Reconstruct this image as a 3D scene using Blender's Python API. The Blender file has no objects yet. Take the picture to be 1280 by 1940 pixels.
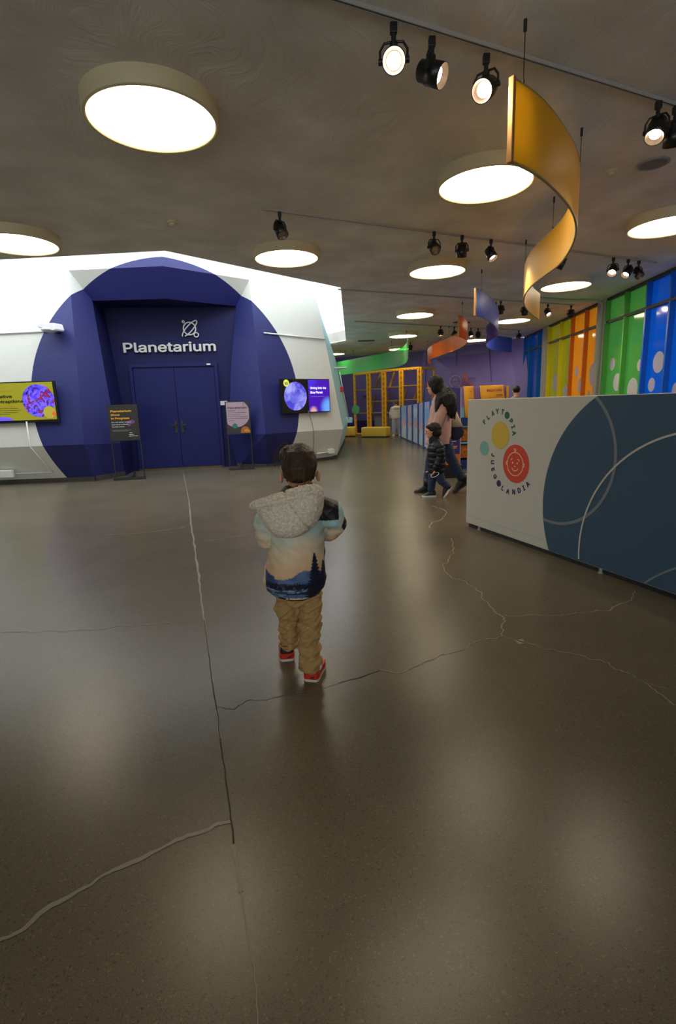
import bpy, bmesh, math, random, os
from mathutils import Vector, Matrix, noise
from mathutils.geometry import tessellate_polygon, delaunay_2d_cdt

# ------------------------------------------------------------------ camera, world, exposure
scene = bpy.context.scene
COL = scene.collection
PITCH, ROLL = math.radians(11.5), math.radians(-2.0)
fwd = Vector((0, math.cos(PITCH), -math.sin(PITCH)))
r0 = Vector((1, 0, 0)); u0 = r0.cross(fwd)
right = math.cos(ROLL) * r0 + math.sin(ROLL) * u0
up = -math.sin(ROLL) * r0 + math.cos(ROLL) * u0
cam_data = bpy.data.cameras.new('camera')
cam = bpy.data.objects.new('camera', cam_data)
COL.objects.link(cam)
cam.matrix_world = Matrix(((right.x, up.x, -fwd.x, 0), (right.y, up.y, -fwd.y, 0), (right.z, up.z, -fwd.z, 1.22), (0, 0, 0, 1)))
cam_data.sensor_fit = 'VERTICAL'
cam_data.sensor_height = 36
cam_data.lens = 960 / 1940 * 36
cam_data.shift_y = -10 / 1940
cam_data.clip_start = 0.05
scene.camera = cam

WORLD_STRENGTH = 4.2
DRUM_STRENGTH = 12.0
SPOT_STRENGTH = 25.0
w = bpy.data.worlds.new('overcast_sky'); scene.world = w
w.use_nodes = True
wb = w.node_tree.nodes['Background']
wb.inputs[0].default_value = (0.86, 0.93, 1.0, 1)
wb.inputs[1].default_value = WORLD_STRENGTH
scene.view_settings.view_transform = 'Standard'
scene.view_settings.look = 'None'
scene.view_settings.exposure = 0.18
scene.view_settings.gamma = 1.0
scene.view_settings.use_curve_mapping = False

# daylight through the roof opening: portal over the light well, so the sky is sampled well
pl = bpy.data.lights.new('roof_portal', 'AREA')
pl.shape = 'RECTANGLE'; pl.size = 10.0; pl.size_y = 12.0
pl.cycles.is_portal = True
po = bpy.data.objects.new('roof_portal', pl); COL.objects.link(po)
po.location = (-4.2, 12.2, 4.72)
pl2 = bpy.data.lights.new('fill_portal', 'AREA')  # samples sky through the unseen opening added behind the camera
pl2.shape = 'RECTANGLE'; pl2.size = 11.0; pl2.size_y = 1.5; pl2.cycles.is_portal = True
po2 = bpy.data.objects.new('fill_portal', pl2); COL.objects.link(po2)
po2.location = (-1.5, -6.9, 1.35); po2.rotation_euler = (math.radians(90), 0, 0)

# ------------------------------------------------------------------ helpers
def lin(c):
    c = c / 255.0
    return c / 12.92 if c <= 0.04045 else ((c + 0.055) / 1.055) ** 2.4
def srgb(r, g, b): return (lin(r), lin(g), lin(b), 1)

MATS = {}
def mat(name, col, rough=0.6, metal=0.0, emit=0.0, bump=0.0, bscale=30.0, var=0.0, vscale=6.0, spec=0.5, coat=0.0, attr=None, trans=0.0):
    if name in MATS: return MATS[name]
    m = bpy.data.materials.new(name); m.use_nodes = True
    nt = m.node_tree; b = nt.nodes['Principled BSDF']
    col = tuple(col[:3]) + (1,)
    b.inputs['Base Color'].default_value = col
    b.inputs['Roughness'].default_value = rough
    b.inputs['Metallic'].default_value = metal
    b.inputs['Specular IOR Level'].default_value = spec
    b.inputs['Coat Weight'].default_value = coat
    b.inputs['Transmission Weight'].default_value = trans
    if emit:
        b.inputs['Emission Color'].default_value = col
        b.inputs['Emission Strength'].default_value = emit
    src = None
    tc = nt.nodes.new('ShaderNodeTexCoord')
    if attr:
        a = nt.nodes.new('ShaderNodeVertexColor'); a.layer_name = attr
        src = a.outputs['Color']
    if var:
        n = nt.nodes.new('ShaderNodeTexNoise'); n.inputs['Scale'].default_value = vscale; n.inputs['Detail'].default_value = 5
        nt.links.new(tc.outputs['Object'], n.inputs['Vector'])
        mr = nt.nodes.new('ShaderNodeMapRange'); mr.inputs['From Min'].default_value = 0.3; mr.inputs['From Max'].default_value = 0.7
        mr.inputs['To Min'].default_value = 1 - var; mr.inputs['To Max'].default_value = 1 + var
        nt.links.new(n.outputs['Fac'], mr.inputs['Value'])
        mx = nt.nodes.new('ShaderNodeMix'); mx.data_type = 'RGBA'; mx.blend_type = 'MULTIPLY'; mx.inputs['Factor'].default_value = 1
        if src: nt.links.new(src, mx.inputs[6])
        else: mx.inputs[6].default_value = col
        nt.links.new(mr.outputs['Result'], mx.inputs[7])
        src = mx.outputs[2]
    if src: nt.links.new(src, b.inputs['Base Color'])
    if bump:
        n2 = nt.nodes.new('ShaderNodeTexNoise'); n2.inputs['Scale'].default_value = bscale; n2.inputs['Detail'].default_value = 4
        nt.links.new(tc.outputs['Object'], n2.inputs['Vector'])
        bp = nt.nodes.new('ShaderNodeBump'); bp.inputs['Strength'].default_value = bump; bp.inputs['Distance'].default_value = 0.02
        nt.links.new(n2.outputs['Fac'], bp.inputs['Height'])
        nt.links.new(bp.outputs['Normal'], b.inputs['Normal'])
    MATS[name] = m
    return m

def film_mat(name, col, trans=0.55, rough=0.08, clear=0.0, gloss=1.0):
    """coloured film on window glass or tinted acrylic: scatters light through and shines on the face"""
    if name in MATS: return MATS[name]
    m = bpy.data.materials.new(name); m.use_nodes = True
    nt = m.node_tree; nt.nodes.clear(); N = nt.nodes.new
    out = N('ShaderNodeOutputMaterial'); d = N('ShaderNodeBsdfDiffuse'); t = N('ShaderNodeBsdfTranslucent'); g = N('ShaderNodeBsdfGlossy')
    d.inputs['Color'].default_value = col; t.inputs['Color'].default_value = tuple(c ** 0.5 for c in col[:3]) + (1,)      # light crosses both faces of the sheet
    g.inputs['Roughness'].default_value = rough; g.inputs['Color'].default_value = (1, 1, 1, 1)
    m1 = N('ShaderNodeMixShader'); m1.inputs[0].default_value = trans
    nt.links.new(d.outputs[0], m1.inputs[1]); nt.links.new(t.outputs[0], m1.inputs[2])
    last = m1.outputs[0]
    if clear:
        tr = N('ShaderNodeBsdfTransparent'); tr.inputs['Color'].default_value = tuple(min(1, c * 2.2) for c in col[:3]) + (1,)
        m3 = N('ShaderNodeMixShader'); m3.inputs[0].default_value = clear
        nt.links.new(last, m3.inputs[1]); nt.links.new(tr.outputs[0], m3.inputs[2]); last = m3.outputs[0]
    f = N('ShaderNodeFresnel'); f.inputs['IOR'].default_value = 1.45
    ge = N('ShaderNodeNewGeometry'); iv = N('ShaderNodeMath'); iv.operation = 'SUBTRACT'; iv.inputs[0].default_value = 1.0
    nt.links.new(ge.outputs['Backfacing'], iv.inputs[1])          # no mirror on the inner side of the sheet
    fm = N('ShaderNodeMath'); fm.operation = 'MULTIPLY'; nt.links.new(f.outputs[0], fm.inputs[0]); nt.links.new(iv.outputs[0], fm.inputs[1])
    fg = N('ShaderNodeMath'); fg.operation = 'MULTIPLY'; fg.inputs[1].default_value = gloss; nt.links.new(fm.outputs[0], fg.inputs[0]); fm = fg
    m2 = N('ShaderNodeMixShader')
    nt.links.new(fm.outputs[0], m2.inputs[0]); nt.links.new(last, m2.inputs[1]); nt.links.new(g.outputs[0], m2.inputs[2])
    nt.links.new(m2.outputs[0], out.inputs['Surface'])
    MATS[name] = m
    return m

OFF = {}          # world offset of every object that parents others
def off(o): return OFF.get(o.name, Vector((0, 0, 0))) if o else Vector((0, 0, 0))

def link(name, mesh, m=None, parent=None, smooth=False):
    o = bpy.data.objects.new(name, mesh); COL.objects.link(o)
    if m is not None:
        mesh.materials.clear(); mesh.materials.append(m)
    if parent is not None: o.parent = parent
    OFF[o.name] = off(parent)
    if smooth:
        for p in mesh.polygons: p.use_smooth = True
    return o

def obj(name, bm, m, parent=None, smooth=False):
    """bm is in world coordinates; links ONE mesh object under parent"""
    d = off(parent)
    if d.length > 0: bmesh.ops.translate(bm, verts=bm.verts, vec=-d)
    bmesh.ops.recalc_face_normals(bm, faces=bm.faces)
    me = bpy.data.meshes.new(name); bm.to_mesh(me); bm.free()
    return link(name, me, m, parent, smooth)

def meshobj(name, me, m, parent=None, smooth=True):
    d = off(parent)
    if d.length > 0: me.transform(Matrix.Translation(-d))
    return link(name, me, m, parent, smooth)

def tag(o, label=None, cat=None, group=None, kind=None):
    if label: o['label'] = label
    if cat: o['category'] = cat
    if group: o['group'] = group
    if kind: o['kind'] = kind
    return o

def thing(name, loc, label=None, cat=None, group=None, kind=None):
    o = bpy.data.objects.new(name, None); COL.objects.link(o)
    o.location = loc; o.empty_display_size = 0.1
    OFF[o.name] = Vector(loc)
    return tag(o, label, cat, group, kind)

def V(*a): return Vector(a)
def BM(): return bmesh.new()

def box(bm, c, s, ax=None, bev=0.0):
    """box of size s at centre c; ax = (x,y,z) unit axes"""
    c = Vector(c)
    ax = ax or (V(1, 0, 0), V(0, 1, 0), V(0, 0, 1))
    t = bmesh.new()
    bmesh.ops.create_cube(t, size=1)
    for v in t.verts:
        v.co = c + ax[0] * (v.co.x * s[0]) + ax[1] * (v.co.y * s[1]) + ax[2] * (v.co.z * s[2])
    if bev: bmesh.ops.bevel(t, geom=t.edges[:], offset=bev, segments=2, affect='EDGES', profile=0.6)
    merge(bm, t)

def merge(bm, t):
    vm = [bm.verts.new(v.co) for v in t.verts]
    t.verts.index_update()
    for f in t.faces:
        try: bm.faces.new([vm[v.index] for v in f.verts])
        except ValueError: pass
    t.free()

def frame_of(d):
    d = d.normalized()
    a = V(0, 0, 1) if abs(d.z) < 0.9 else V(1, 0, 0)
    x = a.cross(d).normalized(); y = d.cross(x)
    return x, y

def cyl(bm, p0, p1, r0, r1=None, seg=20, cap=True):
    p0, p1 = Vector(p0), Vector(p1); r1 = r0 if r1 is None else r1
    x, y = frame_of(p1 - p0)
    A = [bm.verts.new(p0 + (x * math.cos(t) + y * math.sin(t)) * r0) for t in [2 * math.pi * i / seg for i in range(seg)]]
    B = [bm.verts.new(p1 + (x * math.cos(t) + y * math.sin(t)) * r1) for t in [2 * math.pi * i / seg for i in range(seg)]]
    for i in range(seg): bm.faces.new((A[i], A[(i + 1) % seg], B[(i + 1) % seg], B[i]))
    if cap: bm.faces.new(A[::-1]); bm.faces.new(B)

def lathe(bm, c, axis, prof, seg=40, cap=False):
    """prof = [(distance along axis, radius)]"""
    c = Vector(c); axis = Vector(axis).normalized(); x, y = frame_of(axis); rows = []
    for h, r in prof:
        rows.append([bm.verts.new(c + axis * h + (x * math.cos(2 * math.pi * i / seg) + y * math.sin(2 * math.pi * i / seg)) * r) for i in range(seg)])
    for a, b in zip(rows, rows[1:]):
        for i in range(seg): bm.faces.new((a[i], a[(i + 1) % seg], b[(i + 1) % seg], b[i]))
    if cap:
        bm.faces.new(rows[0][::-1]); bm.faces.new(rows[-1])

def tube(bm, pts, r, seg=8, closed=False):
    pts = [Vector(p) for p in pts]; n = len(pts); rows = []
    prev = None
    for i, p in enumerate(pts):
        a = pts[(i - 1) % n] if (i > 0 or closed) else p
        b = pts[(i + 1) % n] if (i < n - 1 or closed) else p
        d = (b - a).normalized()
        if prev is None: x, y = frame_of(d)
        else:
            x = (prev - d * prev.dot(d)).normalized(); y = d.cross(x)
        prev = x
        rr = r[i] if isinstance(r, (list, tuple)) else r
        rows.append([bm.verts.new(p + (x * math.cos(2 * math.pi * k / seg) + y * math.sin(2 * math.pi * k / seg)) * rr) for k in range(seg)])
    pairs = list(zip(rows, rows[1:])) + ([(rows[-1], rows[0])] if closed else [])
    for a, b in pairs:
        for k in range(seg): bm.faces.new((a[k], a[(k + 1) % seg], b[(k + 1) % seg], b[k]))
    if not closed:
        bm.faces.new(rows[0][::-1]); bm.faces.new(rows[-1])

def prism(bm, poly, d):
    """polygon (world points) extruded by vector d"""
    d = Vector(d); A = [bm.verts.new(Vector(p)) for p in poly]; B = [bm.verts.new(Vector(p) + d) for p in poly]
    n = len(A)
    bm.faces.new(A); bm.faces.new(B[::-1])
    for i in range(n): bm.faces.new((A[i], B[i], B[(i + 1) % n], A[(i + 1) % n]))

def face(bm, pts):
    bm.faces.new([bm.verts.new(Vector(p)) for p in pts])

def spline(pts, n):
    """Catmull-Rom through pts, about n samples per span"""
    P = [Vector(p) for p in pts]; P = [2 * P[0] - P[1]] + P + [2 * P[-1] - P[-2]]; out = []
    for i in range(1, len(P) - 2):
        a, b, c, d = P[i - 1:i + 3]
        for k in range(n):
            t = k / n
            out.append(0.5 * ((2 * b) + (c - a) * t + (2 * a - 5 * b + 4 * c - d) * t * t + (3 * b - a - 3 * c + d) * t ** 3))
    out.append(P[-2]); return out

class Plane:
    """a flat place for print, letters and screens: o = origin, u = right, v = up, n = out"""
    def __init__(s, o, u, v=(0, 0, 1)):
        s.o = Vector(o); s.u = Vector(u).normalized(); v = Vector(v); s.v = (v - s.u * v.dot(s.u)).normalized(); s.n = s.u.cross(s.v)
    def p(s, a, b, h=0.0): return s.o + s.u * a + s.v * b + s.n * h
    def poly(s, bm, pts, h, th=0.002): prism(bm, [s.p(a, b, h) for a, b in pts], s.n * th)
    def disc(s, bm, a, b, r, h, th=0.002, seg=40, ry=None):
        ry = ry or r
        s.poly(bm, [(a + r * math.cos(2 * math.pi * i / seg), b + ry * math.sin(2 * math.pi * i / seg)) for i in range(seg)], h, th)
    def strip(s, bm, pts, wd, h, th=0.002, closed=False):
        """flat line of width wd through pts (a,b)"""
        n = len(pts); L = []; R = []
        for i in range(n):
            a = pts[(i - 1) % n] if (i > 0 or closed) else pts[i]; b = pts[(i + 1) % n] if (i < n - 1 or closed) else pts[i]
            dx, dy = b[0] - a[0], b[1] - a[1]; l = math.hypot(dx, dy) or 1; nx, ny = -dy / l * wd / 2, dx / l * wd / 2
            L.append((pts[i][0] + nx, pts[i][1] + ny)); R.append((pts[i][0] - nx, pts[i][1] - ny))
        rng = range(n if closed else n - 1)
        for i in rng:
            j = (i + 1) % n
            s.poly(bm, [L[i], R[i], R[j], L[j]], h, th)
    def ring(s, bm, a, b, r, wd, h, t0=0.0, t1=360.0, seg=48, th=0.002, ry=None):
        ry = ry or r
        full = abs(t1 - t0) >= 360
        pts = [(a + r * math.cos(math.radians(t0 + (t1 - t0) * i / seg)), b + ry * math.sin(math.radians(t0 + (t1 - t0) * i / seg))) for i in range(seg + (0 if full else 1))]
        s.strip(bm, pts, wd, h, th, closed=full)

FONT = None
try:
    FONT = bpy.data.fonts.load(os.path.join(bpy.utils.system_resource('DATAFILES'), 'fonts', 'Inter.woff2'))
except Exception:
    FONT = None

def text_mesh(txt, size, bold=0.0, extrude=0.002, align='LEFT', space=1.0, plain=False):
    cu = bpy.data.curves.new('txt', 'FONT'); cu.body = txt; cu.size = size; cu.extrude = extrude / 2
    cu.align_x = align; cu.space_character = space; cu.resolution_u = 3
    if FONT and not plain: cu.font = FONT
    t = bpy.data.objects.new('txt', cu); COL.objects.link(t)
    dg = bpy.context.evaluated_depsgraph_get()
    oc = t.to_curve(dg); loops = []
    for sp in oc.splines:                       # every contour as a polyline
        P_ = []; bp = sp.bezier_points; n = len(bp)
        for i in range(n):
            p, q = bp[i], bp[(i + 1) % n]; c0, c1, c2, c3 = p.co, p.handle_right, q.handle_left, q.co
            flat = (c1 - c0).cross(c3 - c0).length + (c2 - c0).cross(c3 - c0).length < 1e-7 * size
            for k in range(1 if flat else 4):
                u = k / 4; P_.append(((1 - u) ** 3 * c0 + 3 * u * (1 - u) ** 2 * c1 + 3 * u * u * (1 - u) * c2 + u ** 3 * c3).to_2d())
        Q_ = [p for i, p in enumerate(P_) if (p - P_[i - 1]).length > 1e-5 * size]
        if len(Q_) > 2: loops.append(Q_)
    t.to_curve_clear(); bpy.data.objects.remove(t); bpy.data.curves.remove(cu)
    pts, eds = [], []
    for L in loops:
        st = len(pts); pts += L; eds += [(st + i, st + (i + 1) % len(L)) for i in range(len(L))]
    def winding(p):                             # non-zero rule: overlapping contours of one glyph simply join
        wn_ = 0
        for L in loops:
            for i in range(len(L)):
                a_, b_ = L[i - 1], L[i]
                if (a_.y <= p.y) != (b_.y <= p.y):
                    x_ = (b_.x - a_.x) * (p.y - a_.y) / (b_.y - a_.y) + a_.x
                    if x_ > p.x: wn_ += 1 if b_.y > a_.y else -1
        return wn_
    cv, ce, cf = delaunay_2d_cdt(pts, eds, [], 0, 1e-6 * size)[:3]
    tris = []
    for f in cf:
        c = (cv[f[0]] + cv[f[1]] + cv[f[2]]) / 3
        if winding(c): tris.append(f if (cv[f[1]] - cv[f[0]]).cross(cv[f[2]] - cv[f[0]]) > 0 else f[::-1])
    b = bmesh.new(); use = sorted({i for t_ in tris for i in t_})
    F_ = {i: b.verts.new((cv[i].x, cv[i].y, extrude / 2)) for i in use}; K_ = {i: b.verts.new((cv[i].x, cv[i].y, -extrude / 2)) for i in use}
    cnt = {(t_[k], t_[(k + 1) % 3]) for t_ in tris for k in range(3)}
    for t_ in tris: b.faces.new([F_[i] for i in t_]); b.faces.new([K_[i] for i in t_[::-1]])
    for i, j in cnt:
        if (j, i) not in cnt: b.faces.new((K_[i], K_[j], F_[j], F_[i]))
    me = bpy.data.meshes.new('txt'); b.to_mesh(me); b.free()
    if bold:                     # a heavier pen: the glyph laid down again a little to every side
        b = bmesh.new(); src = bmesh.new(); src.from_mesh(me); d = bold * size
        for k in range(9):
            a = 2 * math.pi * k / 8; o = V(0, 0, extrude * .04 * k) if k == 8 else V(math.cos(a) * d, math.sin(a) * d, extrude * .04 * k)
            src.verts.index_update(); vm = [b.verts.new(v.co + o) for v in src.verts]
            for f in src.faces: b.faces.new([vm[v.index] for v in f.verts])
        b.to_mesh(me); b.free(); src.free()
    for p in me.polygons: p.use_smooth = False
    return me

def on_plane(me, P, a, b, h, rot=0.0, width=None):
    """move a text mesh on to Plane P at (a,b), h above it; width stretches it to that length"""
    if width:
        xs = [v.co.x for v in me.vertices]; k = width / max(1e-6, max(xs) - min(xs)); me.transform(Matrix.Scale(k, 4, V(1, 0, 0)))
    if rot: me.transform(Matrix.Rotation(rot, 4, 'Z'))
    M = Matrix(((P.u.x, P.v.x, P.n.x, 0), (P.u.y, P.v.y, P.n.y, 0), (P.u.z, P.v.z, P.n.z, 0), (0, 0, 0, 1)))
    M.translation = P.p(a, b, h)
    me.transform(M); return me

def text(name, txt, size, P, a, b, h, m, parent, bold=0.02, align='LEFT', extrude=0.002, width=None, rot=0.0, plain=False):
    return meshobj(name, on_plane(text_mesh(txt, size, bold, extrude, align, plain=plain), P, a, b, h, rot, width), m, parent, smooth=False)

def split_letters(me):
    """the glyphs of one line of text (islands that overlap in x belong together), each as (bmesh, centre x)"""
    bm = bmesh.new(); bm.from_mesh(me); seen = set(); isl = []
    for v in bm.verts:
        if v in seen: continue
        st = [v]; seen.add(v); grp = []
        while st:
            q = st.pop(); grp.append(q)
            for e in q.link_edges:
                r = e.other_vert(q)
                if r not in seen: seen.add(r); st.append(r)
        xs = [q.co.x for q in grp]; isl.append([min(xs), max(xs), grp])
    isl.sort(key=lambda t: t[0]); out = []
    for a, b, g in isl:
        if out and a < out[-1][1] - 0.25 * min(b - a, out[-1][1] - out[-1][0]): out[-1][1] = max(out[-1][1], b); out[-1][2] += g
        else: out.append([a, b, g])
    res = []
    for a, b, g in out:
        t = bmesh.new(); vm = {q: t.verts.new(q.co) for q in g}; fs = {f for q in g for f in q.link_faces}
        for f in fs: t.faces.new([vm[q] for q in f.verts])
        for f in t.faces: f.smooth = False
        m2 = bpy.data.meshes.new('letter'); t.to_mesh(m2); t.free(); res.append(m2)
    bm.free(); return res

# ---- bodies: lofted limbs and trunks fused into one skin by a voxel remesh
def limb(bm, pts, rad, seg=14, ex=None, capr=True):
    pts = [Vector(p) for p in pts]; rad = list(rad)
    if capr:
        d0 = (pts[0] - pts[1]).normalized(); d1 = (pts[-1] - pts[-2]).normalized()
        P = [pts[0] + d0 * rad[0] * 0.9, pts[0] + d0 * rad[0] * 0.6] + pts + [pts[-1] + d1 * rad[-1] * 0.6, pts[-1] + d1 * rad[-1] * 0.9]
        R = [rad[0] * 0.35, rad[0] * 0.8] + rad + [rad[-1] * 0.8, rad[-1] * 0.35]
    else: P, R = pts, rad
    tube(bm, P, R, seg)

def trunk(bm, rings, seg=24):
    """rings = (x, y, z, rx, ry [, yaw])"""
    rows = []
    for r in rings:
        x, y, z, rx, ry = r[:5]; yaw = r[5] if len(r) > 5 else 0
        row = []
        for i in range(seg):
            t = 2 * math.pi * i / seg; a, b = rx * math.cos(t), ry * math.sin(t)
            row.append(bm.verts.new((x + a * math.cos(yaw) - b * math.sin(yaw), y + a * math.sin(yaw) + b * math.cos(yaw), z)))
        rows.append(row)
    for a, b in zip(rows, rows[1:]):
        for i in range(seg): bm.faces.new((a[i], a[(i + 1) % seg], b[(i + 1) % seg], b[i]))
    bm.faces.new(rows[0][::-1]); bm.faces.new(rows[-1])

def ball(bm, c, r, M=None, seg=20):
    t = bmesh.new(); bmesh.ops.create_uvsphere(t, u_segments=seg, v_segments=seg // 2 + 2, radius=1)
    rr = (r, r, r) if isinstance(r, (int, float)) else r
    for v in t.verts:
        q = V(v.co.x * rr[0], v.co.y * rr[1], v.co.z * rr[2])
        if M is not None: q = M @ q
        v.co = q + Vector(c)
    merge(bm, t)

def fuse(bm, voxel, smooth=4, disp=None):
    bmesh.ops.recalc_face_normals(bm, faces=bm.faces)
    me = bpy.data.meshes.new('fuse'); bm.to_mesh(me); bm.free()
    t = bpy.data.objects.new('fuse', me); COL.objects.link(t)
    r = t.modifiers.new('r', 'REMESH'); r.mode = 'VOXEL'; r.voxel_size = voxel
    if smooth:
        s = t.modifiers.new('s', 'SMOOTH'); s.factor = 0.5; s.iterations = smooth
    dg = bpy.context.evaluated_depsgraph_get()
    out = bpy.data.meshes.new_from_object(t.evaluated_get(dg))
    bpy.data.objects.remove(t); bpy.data.meshes.remove(me)
    if disp:
        nr = [v.normal.copy() for v in out.vertices]
        for v, n in zip(out.vertices, nr): v.co += n * disp(v.co, n)
    return out

def paint(me, fn):
    a = me.color_attributes.new('Col', 'FLOAT_COLOR', 'POINT')
    for i, v in enumerate(me.vertices):
        c = fn(v.co, v.normal); a.data[i].color = (c[0], c[1], c[2], 1)
    return me

def fbm(p, s=1.0): return noise.fractal(Vector(p) * s, 1.0, 2.0, 4)

random.seed(7)

# ------------------------------------------------------------------ surfaces of the setting
def floor_mat():
    m = bpy.data.materials.new('polished_concrete'); m.use_nodes = True; nt = m.node_tree; b = nt.nodes['Principled BSDF']; N = nt.nodes.new; L = nt.links.new
    tc = N('ShaderNodeTexCoord')
    n1 = N('ShaderNodeTexNoise'); n1.inputs['Scale'].default_value = 1.1; n1.inputs['Detail'].default_value = 8; n1.inputs['Roughness'].default_value = 0.62
    n2 = N('ShaderNodeTexNoise'); n2.inputs['Scale'].default_value = 330; n2.inputs['Detail'].default_value = 3
    vo = N('ShaderNodeTexVoronoi'); vo.inputs['Scale'].default_value = 210
    for n in (n1, n2, vo): L(tc.outputs['Object'], n.inputs['Vector'])
    r1 = N('ShaderNodeValToRGB'); r1.color_ramp.elements[0].position = 0.3; r1.color_ramp.elements[0].color = (0.098, 0.081, 0.050, 1)
    r1.color_ramp.elements[1].position = 0.72; r1.color_ramp.elements[1].color = (0.132, 0.110, 0.072, 1)
    L(n1.outputs['Fac'], r1.inputs['Fac'])
    r2 = N('ShaderNodeValToRGB'); r2.color_ramp.elements[0].position = 0.32; r2.color_ramp.elements[0].color = (0.66, 0.66, 0.66, 1)
    r2.color_ramp.elements[1].position = 0.5; r2.color_ramp.elements[1].color = (1, 1, 1, 1)
    e = r2.color_ramp.elements.new(0.72); e.color = (1.12, 1.12, 1.1, 1)
    L(n2.outputs['Fac'], r2.inputs['Fac'])
    mx = N('ShaderNodeMix'); mx.data_type = 'RGBA'; mx.blend_type = 'MULTIPLY'; mx.inputs['Factor'].default_value = 1
    L(r1.outputs[0], mx.inputs[6]); L(r2.outputs[0], mx.inputs[7])
    # scattered pale and dark chips of aggregate
    r3 = N('ShaderNodeValToRGB'); r3.color_ramp.interpolation = 'CONSTANT'
    r3.color_ramp.elements[0].color = (1.7, 1.65, 1.5, 1); r3.color_ramp.elements[1].position = 0.035; r3.color_ramp.elements[1].color = (1, 1, 1, 1)
    e = r3.color_ramp.elements.new(0.95); e.color = (0.5, 0.48, 0.45, 1)
    sp = N('ShaderNodeSeparateColor'); L(vo.outputs['Color'], sp.inputs['Color']); L(sp.outputs[0], r3.inputs['Fac'])
    mx2 = N('ShaderNodeMix'); mx2.data_type = 'RGBA'; mx2.blend_type = 'MULTIPLY'; mx2.inputs['Factor'].default_value = 0.55
    L(mx.outputs[2], mx2.inputs[6]); L(r3.outputs[0], mx2.inputs[7])
    L(mx2.outputs[2], b.inputs['Base Color'])
    b.inputs['Roughness'].default_value = 0.265
    bp = N('ShaderNodeBump'); bp.inputs['Strength'].default_value = 0.06; bp.inputs['Distance'].default_value = 0.004
    L(n2.outputs['Fac'], bp.inputs['Height']); L(bp.outputs['Normal'], b.inputs['Normal'])
    b.inputs['Specular IOR Level'].default_value = 0.27
    return m

def plaster_mat():
    m = bpy.data.materials.new('trowelled_plaster'); m.use_nodes = True; nt = m.node_tree; b = nt.nodes['Principled BSDF']; N = nt.nodes.new; L = nt.links.new
    tc = N('ShaderNodeTexCoord')
    n0 = N('ShaderNodeTexNoise'); n0.inputs['Scale'].default_value = 0.8; n0.inputs['Detail'].default_value = 3; L(tc.outputs['Object'], n0.inputs['Vector'])
    # warp the coordinates so the trowel strokes curve, then stretch them
    mxv = N('ShaderNodeMix'); mxv.data_type = 'VECTOR'; mxv.inputs['Factor'].default_value = 0.6
    L(tc.outputs['Object'], mxv.inputs[4]); L(n0.outputs['Color'], mxv.inputs[5])
    mp = N('ShaderNodeMapping'); mp.inputs['Scale'].default_value = (26, 3.4, 1); mp.inputs['Rotation'].default_value = (0, 0, 0.5); L(mxv.outputs[1], mp.inputs['Vector'])
    n1 = N('ShaderNodeTexNoise'); n1.inputs['Scale'].default_value = 1.4; n1.inputs['Detail'].default_value = 7; n1.inputs['Roughness'].default_value = 0.65; L(mp.outputs[0], n1.inputs['Vector'])
    n2 = N('ShaderNodeTexNoise'); n2.inputs['Scale'].default_value = 2.2; n2.inputs['Detail'].default_value = 6; L(tc.outputs['Object'], n2.inputs['Vector'])
    r = N('ShaderNodeValToRGB'); r.color_ramp.elements[0].position = 0.3; r.color_ramp.elements[0].color = (0.68, 0.65, 0.57, 1)
    r.color_ramp.elements[1].position = 0.7; r.color_ramp.elements[1].color = (0.88, 0.85, 0.77, 1); L(n2.outputs['Fac'], r.inputs['Fac'])
    L(r.outputs[0], b.inputs['Base Color']); b.inputs['Roughness'].default_value = 0.8; b.inputs['Specular IOR Level'].default_value = 0.25
    bp = N('ShaderNodeBump'); bp.inputs['Strength'].default_value = 0.9; bp.inputs['Distance'].default_value = 0.02
    L(n1.outputs['Fac'], bp.inputs['Height']); L(bp.outputs['Normal'], b.inputs['Normal'])
    return m

def pavilion_mat():
    """white render with one great dark blue disc painted across the facets round the door"""
    m = bpy.data.materials.new('painted_render'); m.use_nodes = True; nt = m.node_tree; b = nt.nodes['Principled BSDF']; N = nt.nodes.new; L = nt.links.new
    g = N('ShaderNodeNewGeometry')
    def dot(vec, add):
        d = N('ShaderNodeVectorMath'); d.operation = 'DOT_PRODUCT'; d.inputs[1].default_value = vec; L(g.outputs['Position'], d.inputs[0])
        a = N('ShaderNodeMath'); a.operation = 'ADD'; a.inputs[1].default_value = add; L(d.outputs['Value'], a.inputs[0])
        p = N('ShaderNodeMath'); p.operation = 'POWER'; p.inputs[1].default_value = 2; L(a.outputs[0], p.inputs[0]); return p
    a, z = dot((0.9563, 0.2924, 0), -DISC[0]), dot((0, 0, 1), -DISC[1])
    s = N('ShaderNodeMath'); s.operation = 'ADD'; L(a.outputs[0], s.inputs[0]); L(z.outputs[0], s.inputs[1])
    c = N('ShaderNodeMath'); c.operation = 'LESS_THAN'; c.inputs[1].default_value = DISC[2] ** 2; L(s.outputs[0], c.inputs[0])
    mx = N('ShaderNodeMix'); mx.data_type = 'RGBA'; mx.inputs[6].default_value = (0.62, 0.62, 0.555, 1); mx.inputs[7].default_value = (0.011, 0.0145, 0.115, 1)
    L(c.outputs[0], mx.inputs['Factor']); L(mx.outputs[2], b.inputs['Base Color'])
    n = N('ShaderNodeTexNoise'); n.inputs['Scale'].default_value = 9; n.inputs['Detail'].default_value = 6; L(g.outputs['Position'], n.inputs['Vector'])
    bp = N('ShaderNodeBump'); bp.inputs['Strength'].default_value = 0.18; bp.inputs['Distance'].default_value = 0.02
    L(n.outputs['Fac'], bp.inputs['Height']); L(bp.outputs['Normal'], b.inputs['Normal'])
    b.inputs['Roughness'].default_value = 0.55
    return m
DISC = (0.03, 1.40, 2.41)

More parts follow.
